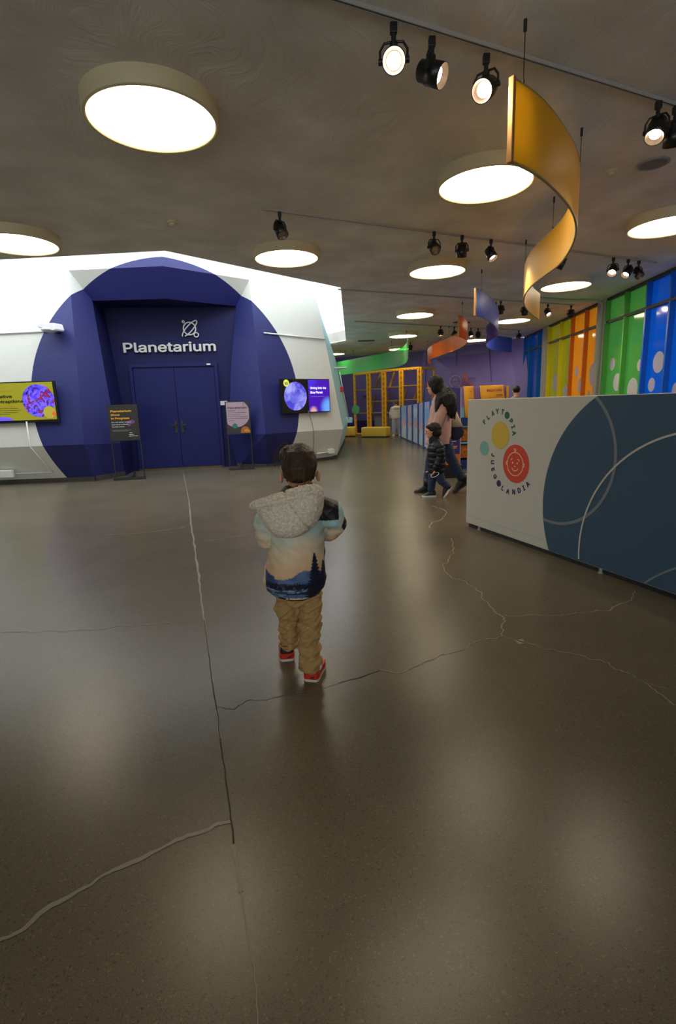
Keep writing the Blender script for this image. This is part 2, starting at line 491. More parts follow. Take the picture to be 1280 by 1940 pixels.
M_FLOOR = floor_mat(); M_PLASTER = plaster_mat(); M_PAV = pavilion_mat()
M_WHITE = mat('white_paint', (0.76, 0.76, 0.74), 0.5, bump=0.1)
M_PALEBLUE = mat('pale_blue_paint', (0.42, 0.70, 0.78), 0.5, bump=0.1)
M_PURPLE = mat('purple_paint', srgb(122, 108, 186), 0.42, bump=0.05, bscale=12, var=0.05, vscale=1.5)
M_PURPLE_D = mat('dark_purple_paint', srgb(52, 42, 112), 0.4, bump=0.05)
M_BLUE = mat('deep_blue_paint', (0.008, 0.009, 0.066), 0.6, spec=.25, bump=0.08, bscale=14)
M_BLUEDOOR = mat('blue_door_paint', (0.007, 0.010, 0.085), 0.5, spec=.25, bump=0.03)
M_BASE = mat('dark_grey_base', (0.045, 0.042, 0.038), 0.6)
M_BLACK = mat('black_metal', (0.012, 0.012, 0.012), 0.45)
M_BLACKP = mat('black_plastic', (0.008, 0.008, 0.009), 0.35)
M_CREAM = mat('cream_metal', (0.68, 0.58, 0.34), 0.5)
M_GREY = mat('grey_metal', (0.33, 0.32, 0.29), 0.45, metal=0.3)
M_DARKFRAME = mat('bronze_frame', (0.05, 0.045, 0.038), 0.5)
M_PILLAR = mat('pillar_grey', (0.50, 0.48, 0.42), 0.6, bump=0.05)

# ------------------------------------------------------------------ floor with its joint and cracks
CZ = 3.05
bm = BM(); prism(bm, [(-10, -7, 0), (9, -7, 0), (9, 25, 0), (-10, 25, 0)], (0, 0, -0.2))
floor = tag(obj('floor', bm, M_FLOOR), 'polished brown-grey concrete floor with cracks and a long joint', kind='structure')
M_CRACK_L = mat('pale_crack_filler', (0.225, 0.195, 0.135), 0.6)
M_CRACK_F = mat('dusty_crack', (0.185, 0.158, 0.115), 0.5)
M_CRACK_D = mat('dark_crack', (0.03, 0.026, 0.02), 0.9)
def crack(pts, wd, m, jit=0.006, z=0.0012, n=7):
    bm = BM(); P = spline([(x, y, 0) for x, y in pts], n); L = []
    for i, p in enumerate(P):
        d = (P[min(i + 1, len(P) - 1)] - P[max(i - 1, 0)]).normalized(); nn = V(-d.y, d.x, 0)
        j = jit * noise.noise(p * 14) + jit * 0.7 * noise.noise(p * 45); w2 = wd * (0.55 + 0.9 * abs(noise.noise(p * 6 + V(3, 1, 0))))
        q = p + nn * j; L.append((q + nn * w2 / 2, q - nn * w2 / 2))
    A = [(bm.verts.new((a.x, a.y, z)), bm.verts.new((b.x, b.y, z))) for a, b in L]
    for (a, b), (c, d) in zip(A, A[1:]): bm.faces.new((a, b, d, c))
    return obj('crack', bm, m, floor)
JOINT = [(-3.152, 10.349), (-2.652, 8.771), (-1.997, 6.702), (-1.535, 5.158), (-1.232, 4.174), (-0.989, 3.381), (-0.811, 2.791), (-0.679, 2.366), (-0.588, 2.067), (-0.527, 1.884), (-0.473, 1.696), (-0.412, 1.5), (-0.363, 1.34), (-0.33, 1.225), (-0.309, 1.157), (-0.284, 1.08), (-0.261, 1.011), (-0.237, 0.937), (-0.215, 0.871), (-0.199, 0.797), (-0.16, 0.6)]
crack(JOINT[:8], 0.013, M_CRACK_F, 0.004, 0.001)
crack(JOINT[2:6], 0.018, M_CRACK_F, 0.012, 0.0014)
crack(JOINT[6:14], 0.006, M_CRACK_D, 0.003, 0.0018)
crack(JOINT[9:11], 0.016, M_CRACK_L, 0.004, 0.0014)
crack(JOINT[13:16], 0.014, M_CRACK_L, 0.004, 0.0014)
crack(JOINT[15:], 0.004, M_CRACK_F, 0.003, 0.0014)
crack([(-0.837, 0.978), (-0.796, 1.004), (-0.765, 1.053), (-0.727, 1.082), (-0.686, 1.109), (-0.661, 1.146), (-0.614, 1.172), (-0.578, 1.192), (-0.529, 1.224), (-0.479, 1.258), (-0.429, 1.274), (-0.395, 1.296), (-0.355, 1.308)], 0.016, M_CRACK_F, 0.006, n=9)
CRACKS = [
 ([(-0.525, 1.913), (-0.466, 1.891), (-0.418, 1.934), (-0.36, 1.946), (-0.298, 1.958), (-0.211, 1.993)], 0.004, M_CRACK_D),
 ([(-0.211, 1.993), (-0.12, 2.012), (-0.027, 2.057)], 0.005, M_CRACK_F),
 ([(-0.027, 2.057), (0.069, 2.104), (0.169, 2.144)], 0.007, M_CRACK_D),
 ([(0.169, 2.144), (0.265, 2.133), (0.373, 2.197), (0.462, 2.268), (0.548, 2.304), (0.679, 2.402), (0.767, 2.425), (0.835, 2.45)], 0.011, M_CRACK_L),
 ([(0.835, 2.45), (0.866, 2.562), (0.918, 2.668), (0.899, 2.758), (0.889, 2.937), (0.889, 3.098), (0.846, 3.281), (0.778, 3.363), (0.761, 3.561), (0.761, 3.635), (0.849, 3.783), (0.954, 4.094), (1.003, 4.394)], 0.012, M_CRACK_L),
 ([(0.93, 2.703), (1.09, 2.697), (1.235, 2.685), (1.367, 2.71), (1.531, 2.734), (1.657, 2.825), (1.744, 2.867), (1.847, 3.006)], 0.010, M_CRACK_L),
 ([(0.835, 2.45), (0.916, 2.384), (0.977, 2.334), (1.058, 2.278), (1.126, 2.231), (1.165, 2.182), (1.222, 2.148), (1.253, 2.052), (1.292, 1.98), (1.303, 1.906), (1.314, 1.807)], 0.010, M_CRACK_L),
 ([(1.262, 2.047), (1.292, 1.98), (1.351, 1.923)], 0.005, M_CRACK_F),
 ([(-1.963, 2.721), (-1.773, 2.706), (-1.591, 2.705), (-1.413, 2.711), (-1.303, 2.737), (-1.183, 2.742), (-1.068, 2.761), (-0.873, 2.781)], 0.007, M_CRACK_F),
 ([(-2.36, 4.988), (-2.095, 4.994), (-1.853, 5.068), (-1.617, 5.193)], 0.016, M_CRACK_F),
 ([(-1.273, 4.604), (-1.021, 4.704), (-0.745, 4.911)], 0.012, M_CRACK_F),
 ([(0.88, 4.807), (0.951, 5.02), (1.064, 5.122), (1.198, 5.492), (1.159, 5.732), (1.092, 5.868)], 0.016, M_CRACK_L)]
for pts, wd, m in CRACKS: crack(pts, wd * .75, m, 0.022 if len(pts) > 6 else 0.014)
bm = BM(); face(bm, [(0.88, 2.404, .0012), (0.926, 2.413, .0012), (0.923, 2.366, .0012), (0.885, 2.357, .0012)]); obj('patch', bm, M_CRACK_L, floor)

# ------------------------------------------------------------------ ceiling with the light well round the pavilion
WX = lambda y: 5.221 + 0.0965 * (y - 8.109)           # the window wall's line
OPEN = [(-9.0, 6.90), (-3.949, 6.58), (-1.93, 6.454), (0.166, 8.716), (0.408, 15.75), (0.03, 16.307), (-3.0, 18.0), (-9.0, 18.0)]
ROOM = [(-10, -7), (WX(-7) + 2.8, -7), (WX(21) + 2.8, 21), (WX(21) + 2.8, 24), (-10, 24)]  # slab runs past the windows as an unseen overhang, lengthened to shade panes
bm = BM(); lo = [[V(x, y, CZ) for x, y in ROOM], [V(x, y, CZ) for x, y in OPEN]]
flat = lo[0] + lo[1]; vs = [bm.verts.new(p) for p in flat]; vt = [bm.verts.new(p + V(0, 0, 0.3)) for p in flat]
for t in tessellate_polygon(lo):
    bm.faces.new([vs[i] for i in t]); bm.faces.new([vt[i] for i in t])
for a, n in ((0, len(ROOM)), (len(ROOM), len(OPEN))):
    for i in range(n):
        j = (i + 1) % n; bm.faces.new((vs[a + i], vs[a + j], vt[a + j], vt[a + i]))
tag(obj('ceiling', bm, M_PLASTER), 'rough trowelled plaster ceiling', kind='structure')
bm = BM()
for i in range(len(OPEN)):
    (x0, y0), (x1, y1) = OPEN[i], OPEN[(i + 1) % len(OPEN)]
    d = V(x1 - x0, y1 - y0, 0).normalized(); nn = V(d.y, -d.x, 0)       # outward from the well
    prism(bm, [(x0, y0, CZ + .02), (x1, y1, CZ + .02), (x1, y1, 4.7), (x0, y0, 4.7)], nn * 0.1)
well = tag(obj('wall_skylight', bm, M_WHITE), 'white walls of the daylight well above the ceiling opening', kind='structure')
# boards of the well on the side the photograph shows
for k, z in enumerate((3.42, 3.78, 4.14)):
    bm = BM(); (x0, y0), (x1, y1) = OPEN[3], OPEN[4]
    box(bm, ((x0 + x1) / 2 - .012, (y0 + y1) / 2, z), (0.02, 6.8, 0.012), (V(1, -.034, 0).normalized(), V(.034, 1, 0).normalized(), V(0, 0, 1)))
    obj('board_joint', bm, mat('pale_joint', (.6, .62, .66), .6), well)

# ------------------------------------------------------------------ planetarium pavilion
A = V(-4.501, 9.415, 3.632); D = V(-1.572, 10.563, 3.64); Cc = V(-2.875, 9.432, 3.65)
KL = V(-4.376, 8.884, 0.675); KR = V(-1.368, 10.035, 0.686); BL = V(-4.366, 9.111, 0); BR = V(-1.414, 10.384, 0)
RSk = V(0.17, 11.39, 0.66); RSt = V(-0.509, 11.739, 4.66); LRt = V(-2.946, 9.621, 4.66); RSb = V(-0.007, 11.494, 0)
Lk = V(-9.9, 8.836, 0.665); Lt = V(-9.9, 9.578, 4.66); Lb = V(-9.9, 9.058, 0)
Sk = V(0.44, 17.0, 0.66); St = V(-0.24, 17.0, 4.66); Sb = V(0.29, 17.0, 0)
IA = V(-4.288, 9.71, 3.182); IC = V(-2.974, 9.735, 3.18); ID = V(-1.883, 10.671, 3.184)
IL1 = V(-4.127, 9.557, 1.407); IKL = V(-4.024, 9.553, 0.63); IBL = V(-4.075, 9.70, 0)
IR1 = V(-2.067, 10.603, 1.979); IKR = V(-2.174, 10.478, 0.667); IBR = V(-2.052, 10.52, 0)
pav = thing('wall_planetarium', (-3.1, 10.0, 0), 'white faceted planetarium wall with a great dark blue disc painted round its door', kind='structure')
def facet(*polys, name='wall_facet', m=M_PAV):
    bm = BM()
    for p in polys: face(bm, p)
    bmesh.ops.remove_doubles(bm, verts=bm.verts, dist=0.001)
    d = off(pav); bmesh.ops.translate(bm, verts=bm.verts, vec=-d)
    bmesh.ops.triangulate(bm, faces=[f for f in bm.faces if len(f.verts) > 4])
    # make every facet look outward and give it a thickness
    me = bpy.data.meshes.new(name)
    for f in bm.faces:
        if f.normal.dot(V(0, 0, 1.2) - f.calc_center_median() - d + V(0, 0, 0)) < 0: f.normal_flip()
    bm.to_mesh(me); bm.free()
    return link(name, me, m, pav)
facet([A, Cc, LRt, Lt, Lk, KL]); facet([Cc, D, KR, RSk, RSt, LRt])
facet([Lk, KL, BL, Lb]); facet([KR, RSk, RSb, BR])
S1 = V(-.277, 11.62, 3.29); S2 = V(.134, 17, 2.46)
facet([RSk, Sk, S2, S1], m=M_PALEBLUE); facet([S1, S2, (-2.2, 17, 4.66), (-2.2, 12.6, 4.66), RSt]); facet([RSk, Sk, Sb, RSb], m=M_PALEBLUE)
facet([Sk, (-9.9, 17.0, .66), (-9.9, 17.0, 4.66), (-2.2, 17, 4.66), S2], [Sk, (-9.9, 17.0, .66), (-9.9, 17.0, 0), Sb])
facet([A, IA, IC, Cc]); facet([Cc, IC, ID, D])
facet([A, KL, IL1], [A, IL1, IA], [KL, IKL, IL1]); facet([KL, BL, IBL, IKL])
facet([D, ID, IR1], [D, IR1, KR], [IR1, IKR, KR]); facet([KR, BR, IBR, IKR])
# reveal between the portal's inner edge and the door wall
dn = V(-.143, .99, 0).normalized(); du = V(.99, .143, 0).normalized(); DO = V(-4.021, 10.416, 0)
proj = lambda p: p + dn * ((DO - p).dot(dn) + .01)
edge = [IBL, IKL, IL1, IA, IC, ID, IR1, IKR, IBR]
facet(*[[a, b, proj(b), proj(a)] for a, b in zip(edge, edge[1:])], name='door_reveal', m=M_BLUE)
bm = BM(); c = DO + du * 0.8 + dn * 0.1 + V(0, 0, 1.75); box(bm, c, (3.4, 0.18, 3.5), (du, dn, V(0, 0, 1)))
obj('door_wall', bm, M_BLUE, pav)
def base_strip(a, b, hgt=0.09):
    a, b = Vector(a), Vector(b); d = (b - a); l = d.length; d.normalize(); n = V(d.y, -d.x, 0)
    bm = BM(); box(bm, (a + b) / 2 + n * 0.012 + V(0, 0, hgt / 2), (l, 0.03, hgt), (d, n, V(0, 0, 1))); return obj('base_strip', bm, M_BASE, pav)
for a, b in ((Lb, BL), (BL, IBL), (IBR, BR), (BR, RSb), (RSb, Sb)): base_strip(a, b)
bm = BM(); box(bm, DO + du * .83 + V(0, 0, 0.02) - dn * .02, (1.72, 0.08, 0.04), (du, dn, V(0, 0, 1))); obj('threshold', bm, mat('bronze_threshold', (.09, .07, .045), .5, metal=.4), pav)
# thin conduits on the walls
M_COND = mat('conduit_white', (0.70, 0.70, 0.66), 0.45)
def conduit(pts, r=0.014, m=M_COND, parent=pav, name='conduit'):
    bm = BM(); tube(bm, pts, r, 8); return obj(name, bm, m, parent, True)
conduit([(-8.2, 9.17, 2.61), (-5.731, 9.2, 2.604), (-4.90, 9.21, 2.615)]); conduit([(-1.342, 10.505, 2.637), (-0.16, 11.525, 2.598)])
conduit([(-5.30, 8.87, 1.1), (-5.29, 8.83, 0.68), (-5.05, 9.0, 0.2), (-5.75, 9.0, 0.19)], 0.012)
bm = BM(); box(bm, (-5.85, 8.95, 0.2), (0.26, 0.07, 0.13), bev=0.01); obj('outlet_box', bm, M_COND, pav)
conduit([(-0.42, 11.02, 0.17), (-0.16, 11.25, 0.17)], 0.018)
bm = BM(); box(bm, (-0.12, 11.28, 0.19), (0.16, 0.1, 0.1), (V(.755, .656, 0), V(-.656, .755, 0), V(0, 0, 1)), bev=0.01); obj('outlet_box', bm, M_COND, pav)
conduit(spline([(-.55, 10.74, 1.1), (-.50, 10.765, .9), (-.46, 10.785, .67), (-.47, 10.88, .42), (-.50, 10.96, .2)], 5), 0.007, mat('grey_cable', (.2, .2, .2), .5), name='cable')
# pieces fixed on the pale blue side
conduit([(0.16, 13.2, 2.0), (0.23, 13.2, 1.55), (0.36, 13.3, .8)], 0.012)
bm = BM(); box(bm, (0.20, 13.2, 1.57), (0.09, 0.1, 0.13), bev=.01); obj('alarm', bm, mat('alarm_red', (.55, .02, .03), .4), pav)
bm = BM(); box(bm, (0.18, 13.9, 2.14), (0.34, 0.25, 0.04), bev=.01); obj('wall_lamp', bm, M_COND, pav)
bm = BM(); box(bm, (0.42, 15.5, .72), (0.2, 0.35, 0.16), bev=.02); obj('outlet_box', bm, M_PALEBLUE, pav)

# double door
door = thing('door_1', DO + du * .83, 'dark blue double door set deep in the planetarium portal', kind='structure')
DP = Plane(DO - dn * 0.0, du)       # local a along the wall from the frame's left edge
def door_box(name, a0, a1, z0, z1, th, m, parent, h=0.0, bev=0.004):
    bm = BM(); box(bm, DP.p((a0 + a1) / 2, (z0 + z1) / 2, h + th / 2), (a1 - a0, z1 - z0, th), (DP.u, DP.v, DP.n), bev); return obj(name, bm, m, parent)
door_box('door_frame', -0.015, 0.05, 0, 2.11, .06, M_BLUEDOOR, door); door_box('door_frame', 1.63, 1.695, 0, 2.11, .06, M_BLUEDOOR, door); door_box('door_frame', .05, 1.63, 2.05, 2.11, .06, M_BLUEDOOR, door)
for k in (0, 1):
    a0 = .055 + k * .788
    lf = door_box('door_leaf', a0, a0 + .782, .045, 2.045, .03, M_BLUEDOOR, door, h=0.005)
    ha = .78 if k == 0 else .905
    bm = BM(); box(bm, DP.p(ha, .86, .04), (.05, .24, .012), (DP.u, DP.v, DP.n), .004)
    cyl(bm, DP.p(ha, .90, .04), DP.p(ha, .90, .09), .011, seg=10); box(bm, DP.p(ha + (-.045 if k == 0 else .045), .90, .09), (.11, .022, .018), (DP.u, DP.v, DP.n), .005)
    obj('door_handle', bm, mat('dark_bronze', (.035, .028, .018), .4, metal=.6), lf)
bm = BM(); box(bm, DP.p(1.53, 2.08, .08), (.08, .03, .04), (DP.u, DP.v, DP.n), .005); obj('door_contact', bm, M_COND, door)
# rigid small plate on the wall by the door
bm = BM(); box(bm, DP.p(1.76, 1.31, .03), (.16, .085, .02), (DP.u, DP.v, DP.n), .004)
tag(obj('wall_plate', bm, mat('pale_plate', (.55, .56, .60), .5)), 'small blank white plate on the blue wall right of the planetarium door', 'plate')

# raised lettering over the door
M_LET = mat('letter_white', (0.62, 0.615, 0.58), 0.5)
sign = thing('wall_lettering', DP.p(.8, 2.5), 'raised white planetarium lettering on the dark blue wall above the doors', 'sign')
tm = text_mesh('Planetarium', 0.34, 0.018, 0.03)
x0 = min(v.co.x for v in tm.vertices); x1 = max(v.co.x for v in tm.vertices)
tm.transform(Matrix.Translation((-x0, 0, 0))); tm.transform(Matrix.Scale(1.77 / (x1 - x0), 4, V(1, 0, 0)))
for lm in split_letters(tm): meshobj('letter', on_plane(lm, DP, -0.075, 2.345, 0.03), M_LET, sign, False)
emb = thing('wall_emblem', DP.p(1.215, 2.775), 'raised white planet and orbit emblem above the planetarium lettering', 'emblem')
bm = BM(); DP.ring(bm, 1.215, 2.775, .118, .022, .01, th=.03, seg=40); obj('planet_ring', bm, M_LET, emb)
def orbit(a, b, ra, rb, rot, t0, t1, n=40):
    o = []
    for i in range(n + 1):
        t = math.radians(t0 + (t1 - t0) * i / n); x, y = ra * math.cos(t), rb * math.sin(t)
        o.append((a + x * math.cos(rot) - y * math.sin(rot), b + x * math.sin(rot) + y * math.cos(rot)))
    return o
bm = BM(); DP.strip(bm, orbit(1.215, 2.775, .205, .055, math.radians(45), -148, 182), .02, .012, .03); obj('orbit', bm, M_LET, emb)
for a, b, r in ((1.105, 2.905, .02), (1.335, 2.655, .042)):
    bm = BM(); DP.ring(bm, a, b, r, .018, .014, th=.03, seg=24); obj('moon', bm, M_LET, emb)

# ------------------------------------------------------------------ purple back walls
def wall_quad(name, pts, m, th=0.12, label=None):
    bm = BM(); a, b, c = Vector(pts[0]), Vector(pts[1]), Vector(pts[2]); n = (b - a).cross(c - a).normalized()
    if n.dot(V(0, 0, 1.2) - a) > 0: n = -n
    prism(bm, pts, n * th); return tag(obj(name, bm, m), label, kind='structure')
wb1 = wall_quad('wall_back', [(-6.0, 24.4, 0), (3.3, 20.55, 0), (3.444, 19.97, CZ), (-6, 23.9, CZ)], M_PURPLE, label='purple back wall behind the yellow climbing frame')
wb2 = wall_quad('wall_back_right', [(3.3, 20.55, 0), (6.05, 15.0, 0), (6.02, 16.642, CZ), (3.444, 19.97, CZ)], M_PURPLE, label='sloping purple back wall meeting the window wall')
bm = BM(); prism(bm, [(-6.0, 24.33, 0), (3.25, 20.50, 0), (3.27, 20.42, .5), (-6, 24.25, .5)], (-.02, -.05, 0)); obj('wainscot', bm, M_PURPLE_D, wb1)
for t in (0.05, 0.38, 0.7):        # upright board joints of the sloping wall
    a = V(3.3, 20.55, 0).lerp(V(6.05, 15.0, 0), t); b = V(3.444, 19.97, CZ).lerp(V(6.0, 16.642, CZ), t); d = (b - a).normalized()
    bm = BM(); tube(bm, [a + V(-.02, -.012, 0), b + V(-.02, -.012, 0)], .011, 6); obj('joint_strip', bm, M_PURPLE_D, wb2)
# shell sides that close the room
bm = BM(); box(bm, (-10.05, 8.5, 1.55), (.1, 31, 3.1)); tag(obj('wall_left', bm, M_WHITE), kind='structure')
fw = thing('wall_front', (-3, -7, 0), 'grey wall with a wide opening added for fill daylight behind the camera', kind='structure'); M_FW = mat('far_wall_grey', (.45, .43, .39), .7)
for c_, s_ in (((-3, -7.05, .3), (14.2, .1, .6)), ((-3, -7.05, 2.575), (14.2, .1, .95)), ((-8.6, -7.05, 1.35), (3.2, .1, 1.5)), ((4.05, -7.05, 1.35), (.3, .1, 1.5)), ((-3.6, -7.05, 1.35), (.12, .1, 1.5)), ((.3, -7.05, 1.35), (.12, .1, 1.5))):  # opening left between the pieces is added, to light boy and ceiling
    bm = BM(); box(bm, c_, s_); obj('wall_piece', bm, M_FW, fw)

# ------------------------------------------------------------------ window wall of coloured glass
wd_ = V(.0965, 1, 0).normalized(); wn = V(-wd_.y, wd_.x, 0)       # wn looks into the room
WO = V(5.221, 8.109, 0)
class WPlane(Plane): pass
WP = Plane(WO, -wd_); WP.n = wn     # a = distance along the wall, decreasing with Y: use wp()
def wp(s, z, h=0.0): return WO + wd_ * s + V(0, 0, z) + wn * h
def wbox(name, s0, s1, z0, z1, h0, h1, m, parent, bev=0.0):
    bm = BM(); box(bm, wp((s0 + s1) / 2, (z0 + z1) / 2, (h0 + h1) / 2), (s1 - s0, h1 - h0, z1 - z0), (wd_, wn, V(0, 0, 1)), bev); return obj(name, bm, m, parent)
GLASS = dict(blue=film_mat('blue_film', srgb(0, 80, 184)), green=film_mat('green_film', srgb(66, 138, 58)), orange=film_mat('orange_film', srgb(204, 126, 14)),
             olive=film_mat('yellow_film', srgb(132, 128, 6)), navy=film_mat('navy_film', srgb(0, 44, 112)), cyan=mat('cyan_fin', srgb(10, 124, 196), .4),
             yellow=mat('yellow_fin', srgb(236, 214, 20), .4), bluef=mat('blue_fin', srgb(16, 104, 206), .4), greenf=mat('green_fin', srgb(86, 170, 66), .4), orangef=mat('orange_fin', srgb(206, 112, 14), .4))
M_CLEAR = film_mat('frosted_clear', (0.66, 0.65, 0.72, 1), trans=0.35, rough=0.12)
BAYS = [('blue', 6.34, 8.35, ((6.34, 6.855, 'navy', 'cyan'), (6.855, 7.749, 'navy', 'cyan'), (7.749, 8.35, 'navy', 'cyan'))),
        ('yellow and orange', 2.706, 5.938, ((2.706, 3.409, 'orange', 'orangef'), (3.409, 4.246, 'orange', 'orangef'), (4.246, 4.996, 'olive', 'yellow'), (4.996, 5.938, 'olive', 'yellow'))),
        ('green and blue', -4.6, 2.349, ((1.549, 2.349, 'green', 'greenf'), (.777, 1.549, 'green', 'greenf'), (.05, .777, 'blue', 'bluef'), (-.75, .05, 'blue', 'bluef'), (-1.6, -.75, 'olive', 'yellow'), (-2.5, -1.6, 'orange', 'orangef'), (-3.5, -2.5, 'navy', 'cyan'), (-4.6, -3.5, 'blue', 'bluef')))]
SILL, TR, TOP = 0.45, 2.60, 3.0
CIRC = {1: [(3.922, 1.753, .119), (3.645, 1.437, .163), (2.95, 1.64, .235), (3.132, 1.235, .078), (5.36, 1.552, .214), (4.419, 1.646, .099), (4.60, 1.316, .165), (5.2, 1.13, .1), (3.6, .95, .2), (2.95, .85, .17), (4.5, .8, .14)],
        2: [(2.046, 1.786, .12), (1.785, 1.437, .167), (.95, 1.693, .099), (1.151, 1.294, .195), (.335, 1.698, .17), (.498, 1.347, .112), (-.25, 1.24, .12), (1.95, .9, .22), (.4, .85, .16), (-.4, 1.7, .15), (-2, 1.5, .2)]}
for bi, (nm, s0, s1, panes) in enumerate(BAYS):
    win = thing('window_%d' % (bi + 1), wp((s0 + s1) / 2, 0), 'tall window bay of %s glass in the right-hand wall' % nm, kind='structure')
    for a, b, c, f in panes:
        wbox('pane', a + .02, b - .02, SILL, TR - .02, -.01, 0.0, GLASS[c], win); wbox('pane', a + .02, b - .02, TR + .02, TOP, -.01, 0.0, GLASS[c], win)
        wbox('fin', b - .06, b - .015, SILL, TR - .02, 0.0, .085, GLASS[f], win); wbox('fin', b - .06, b - .015, TR + .02, TOP, 0.0, .085, GLASS[f], win)
        wbox('mullion', b - .012, b + .012, SILL, TOP, -.02, .03, M_DARKFRAME, win)
    wbox('transom', s0, s1, TR - .025, TR + .025, -.02, .05, M_DARKFRAME, win); wbox('head_frame', s0, s1, TOP, 3.06, -.03, .06, M_DARKFRAME, win)
    wbox('window_sill', s0, s1, SILL - .05, SILL, -.05, .1, M_PILLAR, win)
    for s, z, r in CIRC.get(bi, ()):
        bm = BM(); t = [wp(s + r * .98 * math.cos(2 * math.pi * i / 36), z + r * math.sin(2 * math.pi * i / 36), .004) for i in range(36)]; prism(bm, t, wn * .003); obj('clear_circle', bm, M_CLEAR, win)
wr = thing('wall_right', wp(2, 0), 'low grey wall under the coloured windows', kind='structure')
wbox('low_wall', -15.3, 8.4, 0, SILL - .05, -.08, .02, M_PILLAR, wr)
wbox('pier', -15.3, -4.62, SILL - .05, 3.06, -.08, .02, M_PILLAR, wr)
for a, b in ((2.349, 2.706), (5.938, 6.34)): wbox('pier', a, b, 0, 3.06, -.1, .10, M_PILLAR, wr, .004)
conduit([wp(2.40, 1.0, .13), wp(2.40, 2.90, .13)] + spline([wp(2.40, 2.90, .13), wp(2.38, 2.98, .16), wp(2.36, 3.02, .24)], 4)[1:] + [(4.6, 10.39, 3.025), (3.66, 9.96, 3.025)], .022, mat('pale_green_pipe', (.42, .50, .36), .5), wr, 'pipe')

# ------------------------------------------------------------------ ceiling lamps (drums)
M_DIFF = mat('lamp_diffuser', (1.0, 0.85, 0.60), 0.5, emit=DRUM_STRENGTH)
def drum_meshes():
    b1 = BM(); lathe(b1, (0, 0, 0), (0, 0, 1), [(-.085, .372), (-.1, .376), (-.1, .396), (-.095, .4), (0, .4)], 56)
    m1 = bpy.data.meshes.new('drum_shell'); b1.to_mesh(m1); b1.free()
    for p in m1.polygons: p.use_smooth = True
    b2 = BM(); lathe(b2, (0, 0, 0), (0, 0, 1), [(-.088, .001), (-.088, .374)], 56); bmesh.ops.recalc_face_normals(b2, faces=b2.faces)
    m2 = bpy.data.meshes.new('diffuser'); b2.to_mesh(m2); b2.free()
    for p in m2.polygons:
        if p.normal.z > 0: m2.flip_normals(); break
    m1.materials.append(M_CREAM); m2.materials.append(M_DIFF); return m1, m2
DM = drum_meshes()
DRUMS = [((-1.055, 3.535), 'round drum ceiling lamp above the open floor, the largest looking one'), ((1.318, 4.66), 'round drum ceiling lamp partly covered by the front edge of the yellow ribbon'),
         ((-.517, 6.61), 'round drum ceiling lamp by the ceiling edge right above the planetarium portal'), ((1.488, 7.525), 'round drum ceiling lamp just below a row of three black spotlights'),
         ((1.74, 11.14), 'round drum ceiling lamp between the three-spotlight row and the green ribbon lamp'), ((1.94, 14.5), 'round drum ceiling lamp right above the tip of the green ribbon'),
         ((3.83, 8.78), 'round drum ceiling lamp beside the lower curl of the yellow ribbon, near the windows'), ((4.215, 12.38), 'round drum ceiling lamp just right of the blue ribbon'),
         ((-3.24, 5.75), 'round drum ceiling lamp cut by the photo edge above the white planetarium wall'), ((3.64, 5.9), 'round drum ceiling lamp cut by the photo edge above the blue windows'),
         ((4.35, 16.1), 'round drum ceiling lamp between the orange and blue ribbons, by the purple wall'), ((.05, 18.9), 'small far drum ceiling lamp peeking out beside the skylight edge'), ((2.3, 18.0), 'round drum ceiling lamp seen through the green ribbon')]
for (x, y), lb in DRUMS:
    r = thing('ceiling_lamp', (x, y, CZ), lb, 'ceiling lamp', 'round drum ceiling lamps')
    link('drum_shell', DM[0], None, r); link('diffuser', DM[1], None, r)

# ------------------------------------------------------------------ tracks and spotlights
td = V(2.275 - .094, 3.718 - 2.752, 0).normalized()
TRACKS = [((-.35, 2.555), (3.2, 4.128), 'thin grey light track across the ceiling nearest the camera'), ((-.611, 5.24), (4.67, 7.76), 'thin grey light track passing behind the yellow ribbon'),
          ((.123, 8.78), (4.99, 11.0), 'thin grey light track above the blue ribbon'), ((.532, 12.15), (5.25, 14.72), 'thin grey light track above the orange ribbon')]
M_TRACK = mat('track_grey', (.42, .40, .36), .5)
for a, b, lb in TRACKS:
    a, b = V(*a, 0), V(*b, 0); d = (b - a).normalized(); bm = BM()
    for o in (-.0085, .0085): box(bm, (a + b) / 2 + V(-d.y, d.x, 0) * o + V(0, 0, CZ - .010), ((b - a).length, .005, .020), (d, V(-d.y, d.x, 0), V(0, 0, 1)))
    box(bm, (a + b) / 2 + V(0, 0, CZ - .003), ((b - a).length, .02, .006), (d, V(-d.y, d.x, 0), V(0, 0, 1)))
    tag(obj('light_track', bm, M_TRACK), lb, 'light track', 'ceiling light tracks')
M_LENS = mat('lamp_lens_lit', (1.0, 0.86, 0.66), .3, emit=SPOT_STRENGTH)
M_LENS_OFF = mat('lamp_lens_unlit', (.30, .25, .14), .2)
M_INNER = mat('lamp_inner_rim', (.20, .14, .10), .4, metal=.4)
def mesh_from(fn, m, smooth=False):
    b = BM(); fn(b); bmesh.ops.recalc_face_normals(b, faces=b.faces); me = bpy.data.meshes.new('m'); b.to_mesh(me); b.free(); me.materials.append(m)
    if smooth:
        for p in me.polygons: p.use_smooth = True
    return me
def f_adapter(b): box(b, (0, 0, -.03), (.035, .03, .045), bev=.004); cyl(b, (0, 0, -.05), (0, 0, -.105), .012, seg=12); cyl(b, (0, 0, -.09), (0, 0, -.115), .02, seg=12)
def f_yoke(b): tube(b, [(-.086, 0, 0), (-.086, 0, .06), (-.06, 0, .10), (0, 0, .105), (.06, 0, .10), (.086, 0, .06), (.086, 0, 0)], .008, 8); cyl(b, (-.098, 0, 0), (-.07, 0, 0), .018, seg=12); cyl(b, (.07, 0, 0), (.098, 0, 0), .018, seg=12)
